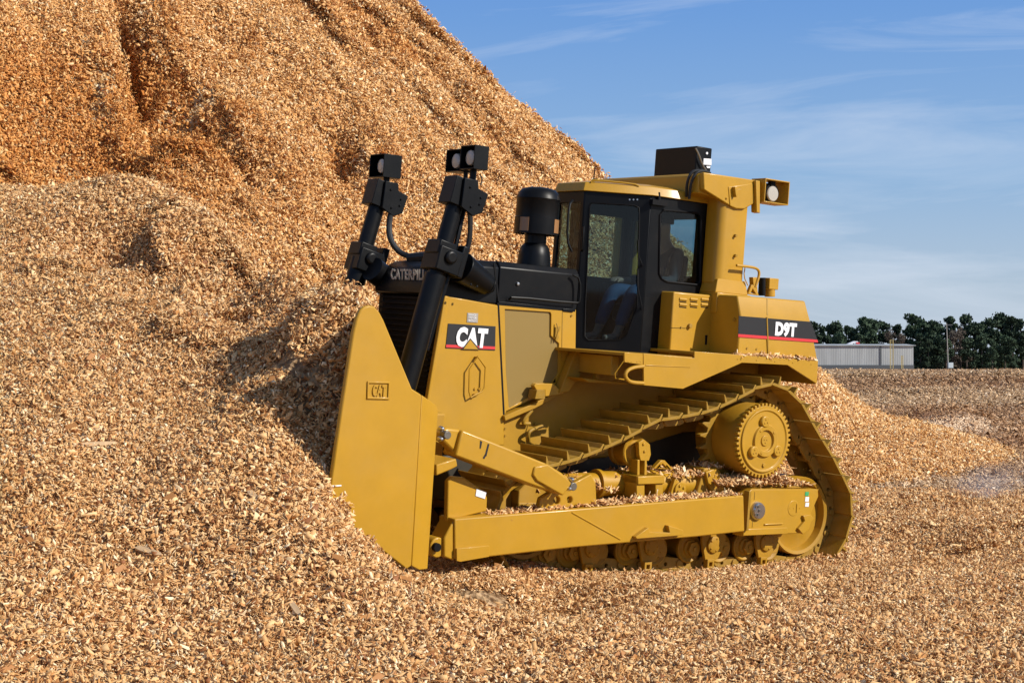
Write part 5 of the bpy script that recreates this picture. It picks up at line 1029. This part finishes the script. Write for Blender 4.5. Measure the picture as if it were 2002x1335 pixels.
# (bearing u, top v, distance, kind)
row = [(1560,640,345,1),(1592,632,340,0),(1610,636,350,2),(1632,627,338,3),(1655,630,352,1),(1668,634,340,0),(1690,622,346,2),(1705,628,338,3),(1728,628,350,0),(1742,640,333,4),(1757,626,346,1),(1762,650,330,4),(1785,618,340,0),(1800,624,350,2),(1822,626,338,3),(1838,628,348,1),(1862,636,331,4),(1858,622,350,2),(1886,618,346,0),(1878,640,333,4),(1905,628,336,3),(1922,620,345,2),(1940,614,338,0),(1958,618,350,3),(1978,618,340,2),(1996,622,346,1),(2020,616,338,0),(2045,622,345,3),(2070,618,340,2),(2100,622,346,1),(2130,616,340,0),
       (1640,650,332,3),(1600,652,331,1),(1680,652,331,0),(1800,650,329,1),(1835,655,328,3),(1920,652,329,0),(1965,655,328,3),(2000,650,329,1),(1890,660,326,1),(1815,662,326,0),(1850,664,325,3),(1940,664,325,1),(1980,662,326,0)]
ql = {'pine': 'dark green pine', 'bare': 'bare grey brown tree'}
lows = sorted(q[0] for q in row if q[1] >= 648 and q[3] != 4); talls = sorted(q[0] for q in row if q[1] < 648 and q[3] != 4)
ORD = 'first second third fourth fifth sixth seventh eighth ninth tenth eleventh twelfth thirteenth fourteenth fifteenth sixteenth seventeenth eighteenth nineteenth twentieth twenty-first twenty-second twenty-third twenty-fourth twenty-fifth twenty-sixth twenty-seventh twenty-eighth twenty-ninth thirtieth'.split()
for i, (u, vt, D_, kd) in enumerate(row):
    vq = vt; vt = vt+((i*37) % 17-7 if vt < 648 else 0)
    me, tm, h_, kn = kinds[kd]; x_ = (u-1001)/FPX*D_; zg = gz(x_, D_)-.2; H_ = HC+(715-vt)/FPX*D_-zg; s = H_/h_
    t_ = empty('pine_tree' if kn == 'pine' else 'bare_tree', loc=(x_, D_, zg)); t_.scale = (s*random.uniform(.85, 1.1), s*random.uniform(.85, 1.1), s); t_.rotation_euler = (0, 0, random.random()*6.28)
    c1 = bpy.data.objects.new('crown', me); c2 = bpy.data.objects.new('trunk', tm)
    for c in (c1, c2): col.objects.link(c); c.parent = t_
    if kn == 'bare': lab = {1742: 'brownish bare tree rising behind the shed ladders', 1762: 'low russet bare tree at the right end of the shed', 1862: 'grey bare tree just right of the utility pole', 1878: 'taller grey bare tree between pines right of the pole'}[u]
    elif vq >= 648: lab = ORD[lows.index(u)]+' low dark pine from the left along the field edge'
    else: lab = ORD[talls.index(u)]+' tall dark pine from the left in the far tree line'
    tag(t_, lab, 'tree', 'low pines along the field edge' if vq >= 648 and kn == 'pine' else ('bare trees in the tree line' if kn == 'bare' else 'pines in the far tree line'))

V_, F_, T_ = [], [], []; rgx = np.random.RandomState(77)
for i in range(9000):
    u = rgx.uniform(1480, 2200); D_ = rgx.uniform(334, 356); x_ = (u-1001)/FPX*D_; s = rgx.uniform(.25, .6); q = np.array(Euler(rgx.rand(3)*6.28).to_matrix())
    quad = np.array([[-1, -.5, 0], [.2, -.7, .1], [1, .3, 0], [-.2, .6, -.1]])*s; V_.append(quad@q.T+[x_, D_, .9+rgx.rand()*3.2*(.6+.8*(float(vnoise(np.array(x_*.3), np.array(1.), 3))+.5))]); F_.append([4*i, 4*i+1, 4*i+2, 4*i+3]); T_.append(rgx.rand()*.7)
me = bpy.data.meshes.new('underbrush'); me.from_pydata(np.concatenate(V_).tolist(), [], F_); me.materials.append(LF); a = me.attributes.new('tone', 'FLOAT', 'FACE'); a.data.foreach_set('value', T_)
o = bpy.data.objects.new('underbrush', me); col.objects.link(o); tag(o, 'dark underbrush filling the foot of the far tree line', 'underbrush', kind='stuff')
# ------------------------------------------------------------------ steam rising at the foot of the pile
b = B(); bmesh.ops.create_icosphere(b.bm, subdivisions=3, radius=1); sm = b.build('steam', YEL, None); sm.data.materials.clear()
vm = bpy.data.materials.new('steam_vapour'); vm.use_nodes = True; t = vm.node_tree; t.nodes.clear(); l = t.links.new
o = t.nodes.new('ShaderNodeOutputMaterial'); pv = t.nodes.new('ShaderNodeVolumePrincipled'); pv.inputs['Color'].default_value = (.9, .9, 1, 1); pv.inputs['Anisotropy'].default_value = .2
tcn = t.nodes.new('ShaderNodeTexCoord'); nn = t.nodes.new('ShaderNodeTexNoise'); nn.inputs['Scale'].default_value = 1.5; nn.inputs['Detail'].default_value = 4; l(tcn.outputs['Object'], nn.inputs['Vector'])
ln_ = t.nodes.new('ShaderNodeVectorMath'); ln_.operation = 'LENGTH'; l(tcn.outputs['Object'], ln_.inputs[0])
fa = t.nodes.new('ShaderNodeMapRange'); fa.inputs[1].default_value = 1; fa.inputs[2].default_value = .15; fa.inputs[3].default_value = 0; fa.inputs[4].default_value = 1; l(ln_.outputs['Value'], fa.inputs[0])
ns = t.nodes.new('ShaderNodeMapRange'); ns.inputs[1].default_value = .38; ns.inputs[2].default_value = .7; ns.inputs[3].default_value = 0; ns.inputs[4].default_value = 1.5; l(nn.outputs['Fac'], ns.inputs[0])
mu = t.nodes.new('ShaderNodeMath'); mu.operation = 'MULTIPLY'; l(fa.outputs[0], mu.inputs[0]); l(ns.outputs[0], mu.inputs[1]); l(mu.outputs[0], pv.inputs['Density']); l(pv.outputs[0], o.inputs['Volume'])
sm.data.materials.append(vm); q = Wp(1915, 965, 21.5); sm.location = q; sm.scale = (.75, .5, .42); sm.rotation_euler = (0, -.5, 0)
tag(sm, 'faint wisp of white steam rising from chips right of the pile foot', 'steam', kind='stuff')
